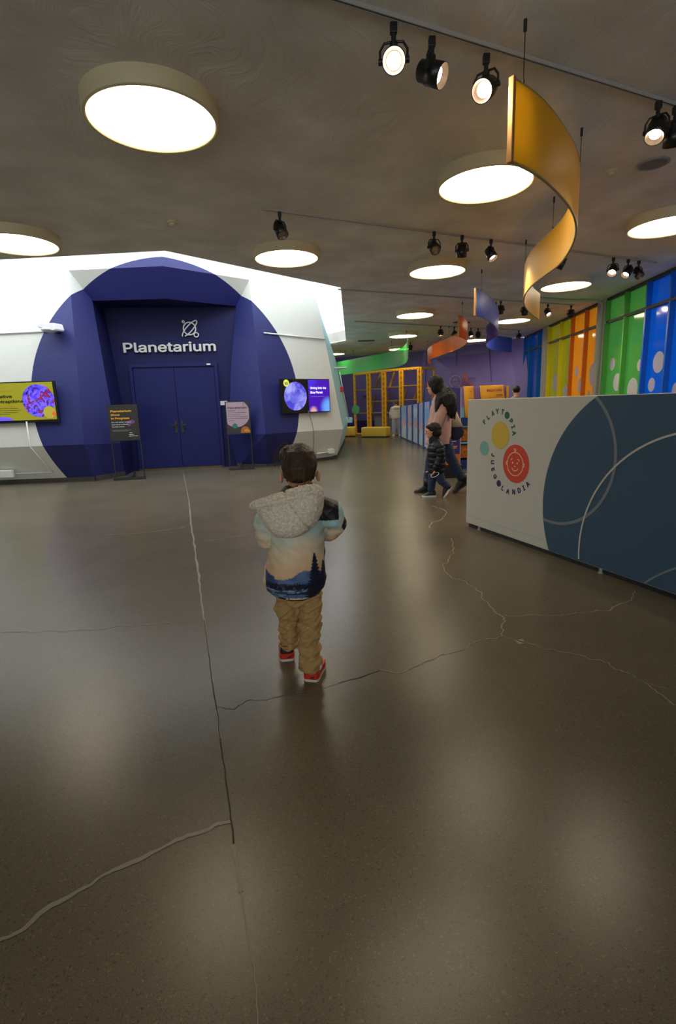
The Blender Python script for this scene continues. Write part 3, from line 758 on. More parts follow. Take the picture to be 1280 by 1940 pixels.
def f_can(b): lathe(b, (0, 0, 0), (0, 0, -1), [(-.095, .001), (-.095, .05), (-.085, .062), (-.03, .066), (-.028, .072), (.085, .074), (.085, .069), (.04, .066)], 28)
def f_rim(b): lathe(b, (0, 0, 0), (0, 0, -1), [(.0845, .0685), (.05, .050), (.045, .038)], 28)
def f_lens(b): lathe(b, (0, 0, 0), (0, 0, -1), [(.05, .001), (.05, .045)], 24)
SM = dict(adapter=mesh_from(f_adapter, M_BLACK), yoke=mesh_from(f_yoke, M_BLACK), can=mesh_from(f_can, M_BLACKP, True), rim=mesh_from(f_rim, M_INNER, True), lens=mesh_from(f_lens, M_LENS), lens0=mesh_from(f_lens, M_LENS_OFF))
SPOT_WATTS = {'spotlights on the nearest track': 30.0, 'spotlights on the second track': 70.0, 'spotlights on the third track': 130.0, 'spotlights on the far track': 170.0}
def spot(x, y, aim, lit, label, group, s=.78, turn=None):
    r = thing('track_spotlight', (x, y, CZ - .012), label, 'spotlight', group)
    link('adapter', SM['adapter'], None, r)
    yaw = math.atan2(aim[1], aim[0]) - math.pi / 2
    y_ = link('yoke', SM['yoke'], None, r); y_.location = (0, 0, -.215 * s); y_.rotation_euler = (0, 0, yaw); y_.scale = (s, s, s)
    c = link('can', SM['can'], None, r); c.location = (0, 0, -.215 * s); c.scale = (s, s, s)
    c.rotation_euler = Vector(aim).normalized().to_track_quat('-Z', 'Y').to_euler()
    if lit:                      # the lamp's own beam
        ld = bpy.data.lights.new('spot_beam', 'SPOT'); ld.energy = SPOT_WATTS[group]; ld.color = (1.0, .84, .62); ld.spot_size = math.radians(75); ld.spot_blend = .8; ld.shadow_soft_size = .03
        lo = bpy.data.objects.new('spot_beam', ld); COL.objects.link(lo); lo.parent = c; lo.location = (0, 0, -.10)
    link('inner_rim', SM['rim'], None, c); link('lens', SM['lens'] if lit else SM['lens0'], None, c)
G1, G2, G3, G4 = 'spotlights on the nearest track', 'spotlights on the second track', 'spotlights on the third track', 'spotlights on the far track'
spot(.353, 2.894, (-.12, -1, -.55), 1, 'first black track spotlight of the nearest track, glowing and facing the camera', G1)
spot(.561, 3.001, (.95, -.55, -.55), 1, 'black barrel spotlight turned sideways, second along the nearest track', G1)
spot(.881, 3.147, (-.55, -.75, -.6), 1, 'third black spotlight along the nearest track, in front of the yellow ribbon top', G1)
spot(2.124, 3.651, (-.5, -.5, -1.1), 1, 'glowing black spotlight at the photo edge, above the round ceiling speaker', G1)
spot(2.28, 3.72, (.25, .55, -1.0), 0, 'dark spotlight at the photo edge showing its back, beside a glowing one', G1)
spot(-.46, 5.30, (.42, -.45, -1.0), 0, 'lone unlit black spotlight above the ceiling lamp at the planetarium', G2, .78)
spot(1.158, 6.036, (.15, -1, -.9), 0, 'unlit spotlight with amber lens, first in the row of three on the second track', G2, .78)
spot(1.505, 6.20, (.05, .4, -1.0), 0, 'dark spotlight showing its back, middle of the row of three', G2, .78)
spot(1.888, 6.385, (.4, -.5, -1.0), 1, 'lit spotlight, last in the row of three before the yellow ribbon', G2, .78)
spot(2.93, 6.90, (-.5, .3, -1.0), 0, 'dark spotlight half hidden behind the yellow ribbon', G2, .78)
spot(3.849, 7.377, (-.5, -.6, -.8), 1, 'lit spotlight on the second track, left of a crossed pair by the windows', G2, .78)
spot(4.12, 7.50, (-.75, -.3, -.9), 1, 'lit spotlight of the crossed pair at the end of the second track', G2, .78)
spot(4.32, 7.59, (.2, -.7, -1.0), 0, 'unlit brownish spotlight at the very end of the second track', G2, .78)
spot(3.235, 10.22, (0, .4, -1.0), 0, 'dark spotlight just right of the blue ribbon top', G3, .8)
spot(3.784, 10.46, (.2, .5, -1.0), 0, 'dark spotlight just left of the lower curl of the yellow ribbon', G3, .8)
spot(4.351, 10.75, (.25, -.8, -.8), 1, 'lit spotlight right of the lower curl of the yellow ribbon', G3, .8)
spot(4.93, 10.99, (.1, .3, -1.0), 0, 'dark spotlight at the window end of the third track', G3, .8)
spot(2.727, 13.33, (0, -.2, -1.0), 1, 'small lit spotlight above the orange ribbon', G4, .8)
spot(3.12, 13.55, (-.5, .3, -.8), 0, 'small dark spotlight just left of the orange ribbon tip', G4, .8)
spot(3.62, 13.83, (.2, -.5, -1), 1, 'small lit spotlight just right of the orange ribbon tip', G4, .8)
spot(3.84, 13.95, (.1, .3, -1), 0, 'small dark spotlight beside a lit one, right of the orange ribbon tip', G4, .8)
spot(5.17, 14.68, (-.6, -.5, -1), 0, 'brownish unlit spotlight above the top corner of the purple wall', G4, .8)
r_ = (2.626, 17.684)
spot(2.45, 16.6, (0, .3, -1), 0, 'small dark spotlight hanging right of the green ribbon tip', G4, .8)

# ------------------------------------------------------------------ small things on the ceiling
sp = thing('ceiling_speaker', (2.66, 4.58, CZ), 'flat round ceiling speaker grille right of the yellow ribbon', 'speaker')
bm = BM(); lathe(bm, (2.66, 4.58, CZ), (0, 0, -1), [(0, .118), (.012, .118), (.016, .105), (.010, .10)], 36); obj('bezel', bm, mat('speaker_grey', (.30, .29, .27), .5), sp, True)
bm = BM(); lathe(bm, (2.66, 4.58, CZ), (0, 0, -1), [(.011, .10), (.013, .06), (.009, .055), (.009, .035), (.013, .03), (.013, .001)], 36); obj('grille', bm, mat('speaker_grille', (.20, .19, .18), .6, bump=.4, bscale=220), sp, True)
for (x, y), lb in (((2.382, 4.695), 'small round smoke detector left of the ceiling speaker'), ((-1.546, 5.507), 'small round smoke detector on the ceiling left of the lone unlit spotlight')):
    r = thing('smoke_detector', (x, y, CZ), lb, 'smoke detector', 'smoke detectors on the ceiling')
    bm = BM(); lathe(bm, (x, y, CZ), (0, 0, -1), [(0, .05), (.012, .05), (.02, .044)], 20, True); obj('base', bm, M_CREAM, r)
    bm = BM(); lathe(bm, (x, y, CZ), (0, 0, -1), [(.02, .034), (.04, .03), (.045, .018)], 20, True); obj('sensor', bm, M_CREAM, r)
bm = BM(); box(bm, (1.02, 15.9, CZ - .01), (.5, .14, .02), bev=.003)
for k in range(5): box(bm, (1.02, 15.85 + k * .025, CZ - .023), (.44, .008, .008))
tag(obj('air_vent', bm, mat('vent_dark', (.10, .09, .08), .6)), 'small dark slotted air vent in the ceiling above the green ribbon', 'vent')
bm = BM(); box(bm, (3.15, 12.9, CZ - .01), (.42, .14, .02), (V(.9, .4, 0).normalized(), V(-.4, .9, 0).normalized(), V(0, 0, 1)), bev=.003)
tag(obj('air_vent', bm, MATS['vent_dark']), 'small dark slotted air vent in the ceiling above the orange ribbon tip', 'vent')

# ------------------------------------------------------------------ hanging ribbons
def ribbon(pts, zb, zt, m, trim, label, wires, z2=None, n=7):
    P = spline([(x, y, 0) for x, y in pts], n); N_ = len(P)
    r = thing('hanging_ribbon', (P[N_ // 2].x, P[N_ // 2].y, zt), label, 'ribbon', 'curved coloured ribbons hanging from the ceiling')
    th = .007; L = []; R = []
    for i, p in enumerate(P):
        d = (P[min(i + 1, N_ - 1)] - P[max(i - 1, 0)]).normalized(); nn = V(-d.y, d.x, 0) * th; L.append(p + nn); R.append(p - nn)
    bm = BM(); rows = []
    for i, (a, b) in enumerate(zip(L, R)):
        t = zt if z2 is None else zt + (z2 - zt) * i / (N_ - 1)
        rows.append([bm.verts.new((q.x, q.y, z)) for q, z in ((a, zb), (a, t), (b, t), (b, zb))])
    for a, b in zip(rows, rows[1:]):
        for k in range(4): bm.faces.new((a[k], a[(k + 1) % 4], b[(k + 1) % 4], b[k]))
    bm.faces.new(rows[0]); bm.faces.new(rows[-1][::-1])
    obj('ribbon_sheet', bm, m, r, True).data.set_sharp_from_angle(angle=.7)
    if trim:
        bm = BM(); tube(bm, [p + V(0, 0, zb) for p in P], .009, 6); obj('edge_trim', bm, trim, r, True)
        bm = BM(); tube(bm, [p + V(0, 0, zt) for p in P], .009, 6); obj('edge_trim', bm, trim, r, True)
        e = P[0]; bm = BM(); d = (P[1] - P[0]).normalized(); box(bm, e + V(0, 0, (zb + zt) / 2), (.022, .03, zt - zb + .02), (d, V(-d.y, d.x, 0), V(0, 0, 1)), .004); obj('end_strip', bm, mat('end_strip_copper', (.42, .22, .07), .35, metal=.5), r)
    for t in wires:
        p = P[min(N_ - 1, int(t * (N_ - 1)))]; bm = BM(); cyl(bm, (p.x, p.y, zt - .03), (p.x, p.y, CZ - .03), .0025, seg=6); cyl(bm, (p.x, p.y, CZ - .05), (p.x, p.y, CZ), .009, seg=8); cyl(bm, (p.x, p.y, zt - .02), (p.x, p.y, zt + .025), .006, seg=8)
        obj('hanging_wire', bm, M_BLACK, r)
    return r
YEL = [(0.937, 2.874), (1.068, 2.979), (1.209, 3.119), (1.397, 3.347), (1.563, 3.573), (1.717, 3.83), (1.855, 4.125), (1.985, 4.498), (2.101, 4.964), (2.141, 5.418), (2.189, 5.893), (2.322, 6.445), (2.532, 7.015), (2.882, 7.72), (3.23, 8.309)]
ribbon(YEL, 2.40, 2.765, film_mat('yellow_acrylic', srgb(236, 178, 22), trans=.38, rough=.45, gloss=.35), mat('yellow_trim', (.36, .24, .04), .4), 'long yellow hanging ribbon curling like an S, nearest and largest of the ribbons', (.05, .4, .62, .8))
ribbon([(2.064, 7.686), (2.263, 7.957), (2.537, 8.469), (2.812, 9.107), (3.079, 9.838), (3.206, 10.402), (3.293, 11.111), (3.406, 11.724), (3.708, 12.581), (4.148, 13.343), (4.73, 13.948)], 2.40, 2.755, film_mat('blue_acrylic', srgb(52, 78, 196), trans=.5, rough=.35, clear=.12, gloss=.4), mat('blue_trim', (.05, .08, .3), .4), 'blue hanging ribbon folding back on itself between the yellow and orange ones', (.08, .5, .9))
ribbon([(2.409, 10.109), (2.57, 10.391), (2.79, 10.967), (2.923, 11.578), (3.003, 12.587), (2.971, 13.468), (2.903, 14.474), (2.85, 15.116), (2.916, 16.064), (3.06, 16.953), (3.244, 17.483)], 2.40, 2.77, film_mat('orange_acrylic', srgb(232, 108, 24), trans=.5, rough=.35, gloss=.35), mat('orange_trim', (.4, .13, .02), .4), 'orange hanging ribbon with an upright tip, in front of the purple wall', (.08, .5, .85))
ribbon([(1.833, 12.787), (2.005, 14.501), (1.963, 15.692), (1.731, 16.5), (1.219, 17.535), (0.638, 18.71), (0.073, 19.746), (-.7, 21.2)], 2.25, 2.74, film_mat('green_acrylic', srgb(62, 184, 84), trans=.5, rough=.35, clear=.32, gloss=.5), None, 'see-through green hanging ribbon sweeping behind the planetarium corner', (.12, .4, .7))

# ------------------------------------------------------------------ screens
def emi(name, c, s=1.0): return mat('screen_' + name, c, .4, emit=s, spec=.2)
def tv(P, W, H, label):
    r = thing('wall_screen', P.p(W / 2, H / 2), label, 'screen')
    bm = BM(); box(bm, P.p(W / 2, H / 2, -.03), (W, H, .06), (P.u, P.v, P.n), .006); obj('casing', bm, M_BLACKP, r)
    bm = BM(); box(bm, P.p(W / 2, H / 2, -.08), (W * .4, H * .4, .06), (P.u, P.v, P.n)); obj('wall_mount', bm, M_BLACK, r)
    return r
def shape(name, fn, m, r):
    bm = BM(); fn(bm); return obj(name, bm, m, r)
# right-hand screen: a blue planet
P = Plane((-1.045, 10.327, 1.05), (.755, .656, 0)); W, H = 1.262, .69
t2 = tv(P, W, H, 'wall screen showing a blue planet and a purple title panel, right of the planetarium door')
shape('display', lambda b: P.poly(b, [(.02, .02), (W - .02, .02), (W - .02, H - .02), (.02, H - .02)], 0.0, .002), emi('black', (.01, .008, .006, 1), .6), t2)
def title_mat():
    m = bpy.data.materials.new('screen_title'); m.use_nodes = True; nt = m.node_tree; b = nt.nodes['Principled BSDF']; N = nt.nodes.new; L = nt.links.new
    g = N('ShaderNodeNewGeometry'); last = None; cols = [srgb(58, 8, 158)]
    for (pa, pb), c_, r0_, r1_ in (((.70, .66), srgb(64, 40, 200), .0, .34), ((1.22, .10), srgb(92, 150, 236), .08, .27), ((.80, .03), srgb(206, 150, 150), .03, .13)):
        d = N('ShaderNodeVectorMath'); d.operation = 'DISTANCE'; d.inputs[1].default_value = P.p(pa, pb, .003); L(g.outputs['Position'], d.inputs[0])
        mr = N('ShaderNodeMapRange'); mr.interpolation_type = 'SMOOTHSTEP'; mr.inputs['From Min'].default_value = r0_; mr.inputs['From Max'].default_value = r1_; mr.inputs['To Min'].default_value = 1; mr.inputs['To Max'].default_value = 0; L(d.outputs['Value'], mr.inputs['Value'])
        mx = N('ShaderNodeMix'); mx.data_type = 'RGBA'; mx.inputs[7].default_value = c_; L(mr.outputs['Result'], mx.inputs['Factor'])
        if last: L(last, mx.inputs[6])
        else: mx.inputs[6].default_value = cols[0]
        last = mx.outputs[2]
    L(last, b.inputs['Base Color']); L(last, b.inputs['Emission Color']); b.inputs['Emission Strength'].default_value = .85; b.inputs['Roughness'].default_value = .4; return m
shape('title_panel', lambda b: P.poly(b, [(.68, .02), (W - .02, .02), (W - .02, H - .02), (.68, H - .02)], .003, .001), title_mat(), t2)
planet = shape('planet', lambda b: P.disc(b, .345, .345, .285, .003, .002, 48), mat('screen_planet', srgb(92, 92, 212), .4, emit=.8, spec=.2), t2)
def planet_mat():
    m = MATS['screen_planet']; nt = m.node_tree; b = nt.nodes['Principled BSDF']; N = nt.nodes.new; L = nt.links.new
    tc = N('ShaderNodeTexCoord'); n = N('ShaderNodeTexNoise'); n.inputs['Scale'].default_value = 5; n.inputs['Detail'].default_value = 7; n.inputs['Distortion'].default_value = .8; L(tc.outputs['Object'], n.inputs['Vector'])
    r = N('ShaderNodeValToRGB'); r.color_ramp.elements[0].position = .38; r.color_ramp.elements[0].color = srgb(66, 62, 186); r.color_ramp.elements[1].position = .66; r.color_ramp.elements[1].color = srgb(150, 150, 226)
    L(n.outputs['Fac'], r.inputs[0]); L(r.outputs[0], b.inputs['Emission Color']); L(r.outputs[0], b.inputs['Base Color'])
planet_mat()
shape('badge', lambda b: P.disc(b, .125, .605, .07, .006, .001, 28), emi('yellow', srgb(198, 204, 80), .75), t2)
text('badge_number', '55', .085, P, .125, .575, .0075, emi('navy', srgb(30, 30, 110), .5), t2, .03, 'CENTER', .001)
M_SW = emi('white', (.75, .75, .9, 1), 1)
text('title', 'Diving Into the', .082, P, .725, .485, .006, M_SW, t2, .02, extrude=.001, width=.43); text('title', 'Blue Planet', .082, P, .725, .395, .006, M_SW, t2, .02, extrude=.001, width=.33)
shape('title_rule', lambda b: P.poly(b, [(.73, .325), (1.1, .325), (1.1, .329), (.73, .329)], .005, .001), emi('lilac', (.3, .25, .6, 1), .8), t2)
# left-hand screen: olive announcement
P = Plane((-6.02, 8.888, 1.078), (1, .0087, 0)); W, H = 1.265, .692
t1 = tv(P, W, H, 'wall screen with an olive announcement, left of the planetarium door')
shape('display', lambda b: P.poly(b, [(.02, .045), (W - .03, .045), (W - .03, H - .02), (.02, H - .02)], 0.0, .002), emi('olive', srgb(128, 124, 32), .75), t1)
pic = shape('picture', lambda b: P.disc(b, .965, .365, .275, .003, .002, 48), mat('screen_picture', (.2, .1, .4), .4, emit=.8, spec=.2), t1)
def pic_mat():
    m = MATS['screen_picture']; nt = m.node_tree; b = nt.nodes['Principled BSDF']; N = nt.nodes.new; L = nt.links.new
    tc = N('ShaderNodeTexCoord'); n = N('ShaderNodeTexNoise'); n.inputs['Scale'].default_value = 9; n.inputs['Detail'].default_value = 4; n.inputs['Distortion'].default_value = 1.5; L(tc.outputs['Object'], n.inputs['Vector'])
    r = N('ShaderNodeValToRGB'); r.color_ramp.interpolation = 'EASE'; els = [(.28, srgb(14, 10, 40)), (.40, srgb(70, 52, 190)), (.52, srgb(112, 92, 224)), (.58, srgb(60, 30, 120)), (.66, srgb(130, 30, 60)), (.78, srgb(180, 74, 40))]
    r.color_ramp.elements[0].position, r.color_ramp.elements[0].color = els[0]; r.color_ramp.elements[1].position, r.color_ramp.elements[1].color = els[-1]
    for p_, c_ in els[1:-1]:
        e = r.color_ramp.elements.new(p_); e.color = c_
    L(n.outputs['Fac'], r.inputs[0]); L(r.outputs[0], b.inputs['Emission Color']); L(r.outputs[0], b.inputs['Base Color'])
pic_mat()
shape('badge', lambda b: P.disc(b, 1.125, .165, .105, .006, .001, 28), emi('oliveyellow', srgb(148, 138, 50), .8), t1)
shape('arrow', lambda b: P.poly(b, [(1.16, .14), (1.215, .2), (1.205, .155), (1.235, .155), (1.235, .125), (1.205, .125), (1.215, .08)], .007, .001), emi('coral', srgb(196, 70, 62), .8), t1)
shape('wedge', lambda b: P.poly(b, [(.02, .045), (.5, .045), (.44, .09), (.36, .11), (.02, .11)], .004, .001), emi('violet', srgb(96, 80, 214), .8), t1)
M_ST = emi('ink', srgb(22, 20, 12), .4)
text('title', 'Creative', .088, P, .16, .43, .006, M_ST, t1, .025, extrude=.001, width=.365); text('title', 'Contraptions', .088, P, .16, .345, .006, M_ST, t1, .025, extrude=.001, width=.545)
for z, a1 in ((.25, .6), (.215, .64), (.18, .6), (.15, .45)): shape('print_line', lambda b: P.poly(b, [(.16, z), (a1, z), (a1, z + .008), (.16, z + .008)], .004, .001), emi('ink_pale', srgb(84, 80, 24), .6), t1)
for z, a1 in ((.54, .56), (.285, .56)): shape('print_line', lambda b: P.poly(b, [(.16, z), (a1, z), (a1, z + .006), (.16, z + .006)], .004, .001), emi('ink_orange', srgb(160, 104, 24), .6), t1)
# white beamer on the wall
pr_ = thing('wall_projector', (-4.73, 9.1, 2.63), 'white wedge shaped wall unit at the disc edge above the left screen', 'wall lamp')
bm = BM(); prism(bm, [(-4.88, 9.16, 2.71), (-4.60, 9.16, 2.71), (-4.58, 9.16, 2.60), (-4.62, 9.16, 2.585), (-4.88, 9.16, 2.65)], (0, -.3, -.02)); bmesh.ops.bevel(bm, geom=bm.edges[:], offset=.012, segments=2, affect='EDGES'); obj('body', bm, mat('unit_white', (.8, .8, .8), .4), pr_)
bm = BM(); ball(bm, (-4.74, 8.98, 2.60), (.135, .14, .045)); obj('cover', bm, MATS['unit_white'], pr_, True)
bm = BM(); box(bm, (-4.74, 9.2, 2.64), (.16, .12, .07)); obj('bracket', bm, MATS['unit_white'], pr_)

# ------------------------------------------------------------------ sign stands by the door
def sign_stand(o, u, wdt, label, fill):
    P = Plane(o, u); r = thing('sign_stand', P.p(wdt / 2, 0), label, 'sign')
    bm = BM(); box(bm, P.p(wdt / 2, 1.014, -.008), (wdt, .632, .016), (P.u, P.v, P.n), .004); obj('sign_board', bm, M_BLACK, r)
    for a in (.012, wdt - .012):
        bm = BM(); box(bm, P.p(a, .67, -.03), (.02, 1.32, .02), (P.u, P.v, P.n), .003); obj('upright', bm, M_BLACK, r)
    bm = BM(); box(bm, P.p(wdt / 2, .018, .0), (wdt + .03, .036, .09), (P.u, P.v, P.n), .006); obj('base', bm, M_BLACK, r)
    bm = BM(); box(bm, P.p(wdt / 2, .03, -.2), (.04, .03, .34), (P.u, P.v, P.n), .006); cyl(bm, P.p(wdt / 2, .03, -.35), P.p(wdt / 2, .10, -.37), .02, seg=12); obj('rear_foot', bm, M_BLACK, r)
    fill(P, wdt, r)
M_GOLD = mat('print_gold', srgb(236, 172, 30), .6); M_PW = mat('print_white', (.62, .6, .6), .6); M_PG = mat('print_grey', (.16, .15, .15), .6)
def fill1(P, w_, r):
    bm = BM(); P.poly(bm, [(.02, .715), (w_ - .02, .715), (w_ - .02, 1.315), (.02, 1.315)], .0, .001); obj('poster', bm, mat('poster_black', (.022, .02, .018), .5), r)
    bm = BM(); P.disc(bm, .40, 1.03, .055, .0015, .0005, 20, .035); P.disc(bm, .35, 1.0, .03, .0018, .0005, 14, .05); obj('nebula', bm, mat('poster_mauve', (.16, .06, .16), .6), r)
    for z, t, wd2 in ((1.205, 'Planetarium', .35), (1.142, 'Show', .155), (1.08, 'in Progress', .31)): text('headline', t, .062, P, .055, z, .003, M_GOLD, r, .025, extrude=.001, width=wd2)
    for z, t, wd2 in ((1.02, 'Do not enter unless', .33), (.98, 'you have a ticket', .28), (.94, 'for this show.', .215)): text('notice', t, .036, P, .055, z, .003, M_PW, r, .02, extrude=.001, width=wd2)
    for z, a0, a1 in ((.885, .06, .38), (.868, .06, .32), (.835, .34, .39), (.80, .33, .41), (.775, .33, .48)):
        bm = BM(); P.poly(bm, [(a0, z), (a1, z), (a1, z + .009), (a0, z + .009)], .002, .0006); obj('print_line', bm, M_PG if z > .84 else M_PW, r)
sign_stand((-4.005, 9.1, 0), (.517, .07, 0), .52, 'black sign stand with a yellow headline, left of the planetarium door', fill1)
def fill2(P, w_, r):
    bm = BM(); P.poly(bm, [(.018, .715), (w_ - .018, .715), (w_ - .018, 1.315), (.018, 1.315)], .0, .001); obj('poster', bm, mat('poster_dark', (.028, .024, .022), .5), r)
    pts = [(.02, 1.313), (.02, .9)]; cx, cy, rr = .20, 1.10, .265
    arc = [(cx + rr * math.cos(math.radians(t)), cy + rr * math.sin(math.radians(t))) for t in range(-130, 60, 6)]
    pts = [(.022, 1.312), (.022, .96)] + [(a, b) for a, b in arc if a > .022 and a < w_ - .02] + [(.36, 1.312)]
    bm = BM(); P.poly(bm, pts, .0015, .0006); obj('pink_disc', bm, mat('poster_pink', (.42, .30, .36), .6), r)
    bm = BM(); P.disc(bm, .165, .86, .05, .003, .0006, 24); obj('teal_disc', bm, mat('poster_teal', (.03, .17, .16), .6), r)
    bm = BM(); P.poly(bm, [(.27, .72)] + [(.36 + .09 * math.cos(math.radians(t)), .735 + .11 * math.sin(math.radians(t))) for t in range(170, 9, -10)] + [(.45, .72)], .003, .0006); obj('orange_disc', bm, mat('poster_orange', (.42, .12, .02), .6), r)
    dk = mat('poster_ink', (.04, .03, .04), .6)
    text('headline', 'Planetarium', .072, P, .045, 1.19, .003, dk, r, .02, extrude=.001, width=.37)
    text('headline', 'SCHEDULE', .03, P, .045, 1.145, .003, dk, r, .02, extrude=.001, width=.14)
    for z, a1 in ((1.11, .40), (1.07, .27), (1.035, .42), (1.0, .42), (.955, .16)):
        bm = BM(); P.poly(bm, [(.045, z), (a1, z), (a1, z + .010), (.045, z + .010)], .003, .0006); obj('print_line', bm, mat('poster_mid', (.2, .13, .17), .6), r)
    for z, a1 in ((.775, .4), (.75, .45)):
        bm = BM(); P.poly(bm, [(.34, z), (a1, z), (a1, z + .012), (.34, z + .012)], .004, .0006); obj('print_line', bm, M_GOLD, r)
sign_stand((-2.115, 9.99, 0), (.52, .095, 0), .47, 'black sign stand with a pink round poster, right of the planetarium door', fill2)

# ------------------------------------------------------------------ graphic partition
bd = V(.34814, -.93744, 0); P = Plane((1.249, 4.839, 0), bd); PW, PH = 4.3, 1.215
part = thing('display_partition', P.p(0, 0, -.05), 'low white and dark blue graphic partition wall with a round smiling baby face logo', 'partition')
bm = BM(); box(bm, P.p(PW / 2, (.035 + PH) / 2, -.05), (PW, PH - .035, .1), (P.u, P.v, P.n), .008); obj('panel', bm, mat('panel_fabric', (.52, .50, .435), .7, bump=.04, bscale=400), part)
M_PB = mat('panel_blue', (.031, .074, .124), .65, bump=.04, bscale=400); M_PB2 = mat('ring_grey', (.17, .19, .21), .65); M_PL = mat('line_cream', (.50, .48, .42), .65)
def clipc(cx, cy, r, n=150):
    z0, z1 = .04, PH - .004; o = []
    for i in range(n + 1):
        t = math.asin(max(-1, min(1, (z1 - cy) / r))); t0, t1 = math.pi - t, math.pi + math.asin((cy - z0) / r); a = t0 + (t1 - t0) * i / n
        o.append((cx + r * math.cos(a), cy + r * math.sin(a)))
    return o + [(PW - .004, z0), (PW - .004, z1)]
bm = BM(); P.poly(bm, clipc(1.927, .425, .907), .0005, .001); obj('blue_field', bm, M_PB, part)
def arc_strip(cx, cy, r, wd, m, t0, t1, name, h=.002):
    pts = []
    for i in range(121):
        a = math.radians(t0 + (t1 - t0) * i / 120); x, y = cx + r * math.cos(a), cy + r * math.sin(a)
        if .04 < y < PH - .004 and x < PW and math.hypot(x - 1.927, y - .425) < .907: pts.append((x, y))
    bm = BM(); P.strip(bm, pts, wd, h, .0008); obj(name, bm, m, part)
arc_strip(1.12, .799, .529, .022, M_PB2, -120, 60, 'grey_ring'); arc_strip(2.274, .14, .875, .013, M_PL, 190, 60, 'cream_ring', .003); arc_strip(2.62, -.61, .95, .012, M_PB2, 150, 60, 'grey_ring')
M_LG, M_LN = mat('logo_green', srgb(20, 92, 76), .6), mat('logo_navy', srgb(36, 32, 92), .6)
for a, b, r, m, nm in ((.482, .904, .116, mat('logo_yellow', srgb(206, 172, 58), .6), 'yellow_disc'), (.69, .678, .16, mat('logo_red', srgb(204, 66, 36), .6), 'red_disc'), (.266, .779, .065, mat('logo_teal', srgb(118, 170, 166), .6), 'teal_disc'), (.563, 1.075, .03, M_LG, 'green_dot'), (.482, .486, .029, M_LN, 'navy_dot')):
    bm = BM(); P.disc(bm, a, b, r, .001, .001, 48); obj(nm, bm, m, part)
fc = (.482, .904)
def letters(txt, spots, m, centre, inward):
    for ch, (a, b) in zip(txt, spots):
        an = math.atan2(b - centre[1], a - centre[0]); rot = an - math.pi / 2 + (math.pi if inward else 0)
        me = text_mesh(ch, .078, .032, .001, 'CENTER'); xs = [v.co.x for v in me.vertices]; ys = [v.co.y for v in me.vertices]
        me.transform(Matrix.Translation((-(min(xs) + max(xs)) / 2, -(min(ys) + max(ys)) / 2, 0)))
        meshobj('letter', on_plane(me, P, a, b, .0015, rot), m, part, False)
letters('PLAYTPIA', [(0.258, 1.015), (0.31, 1.056), (0.374, 1.092), (0.436, 1.108), (0.504, 1.103), (0.617, 1.028), (0.645, 0.982), (0.658, 0.93)], M_LG, (.455, .90), False)
letters('JUEGLANDIA', [(0.392, 0.728), (0.388, 0.664), (0.398, 0.6), (0.429, 0.54), (0.538, 0.451), (0.605, 0.433), (0.679, 0.44), (0.745, 0.463), (0.799, 0.49), (0.843, 0.528)], M_LN, (.66, .70), True)
M_FL = mat('logo_cream', srgb(226, 196, 168), .6)
bm = BM(); P.ring(bm, .684, .675, .097, .007, .0025, th=.0008); obj('face_outline', bm, M_FL, part)
bm = BM(); P.strip(bm, [(.648, .642), (.657, .628), (.671, .620), (.686, .618), (.70, .621), (.713, .629), (.722, .642)], .007, .0025, .0008); obj('smile', bm, M_FL, part)
bm = BM(); P.disc(bm, .655, .685, .008, .0025, .0008, 14); P.disc(bm, .713, .685, .008, .0025, .0008, 14); P.disc(bm, .683, .657, .008, .0025, .0008, 14, .006); obj('eyes_and_nose', bm, M_FL, part)
bm = BM()
P.strip(bm, [(.63, .703), (.64, .716), (.655, .719)], .007, .0025, .0008); P.strip(bm, [(.712, .719), (.727, .715), (.737, .702)], .007, .0025, .0008)
P.strip(bm, [(.683, .772), (.672, .79), (.662, .806)], .005, .0025, .0008); P.strip(bm, [(.683, .772), (.684, .79), (.68, .808)], .005, .0025, .0008); P.strip(bm, [(.683, .772), (.69, .785), (.688, .80)], .005, .0025, .0008)
P.strip(bm, [(.59, .695), (.575, .685), (.574, .668), (.589, .655)], .007, .0025, .0008); P.strip(bm, [(.779, .695), (.794, .685), (.795, .668), (.780, .655)], .007, .0025, .0008); obj('brows_ears_hair', bm, M_FL, part)
bm = BM(); box(bm, P.p(PW / 2, .0225, -.05), (PW - .04, .045, .06), (P.u, P.v, P.n)); obj('plinth', bm, M_BLACK, part)  # black filler standing in for the shaded gap under the panel
for a in (.2, 1.586, 2.9, 4.1):
    bm = BM(); cyl(bm, P.p(a, 0, -.012), P.p(a, .04, -.012), .012, seg=14); cyl(bm, P.p(a, 0, -.012), P.p(a, .008, -.012), .018, seg=14); obj('levelling_foot', bm, M_GREY, part)
bm = BM(); box(bm, P.p(PW / 2, .11, .001), (PW - .01, .002, .001), (P.u, P.v, P.n)); obj('seam', bm, mat('seam_grey', (.30, .30, .27), .7), part)

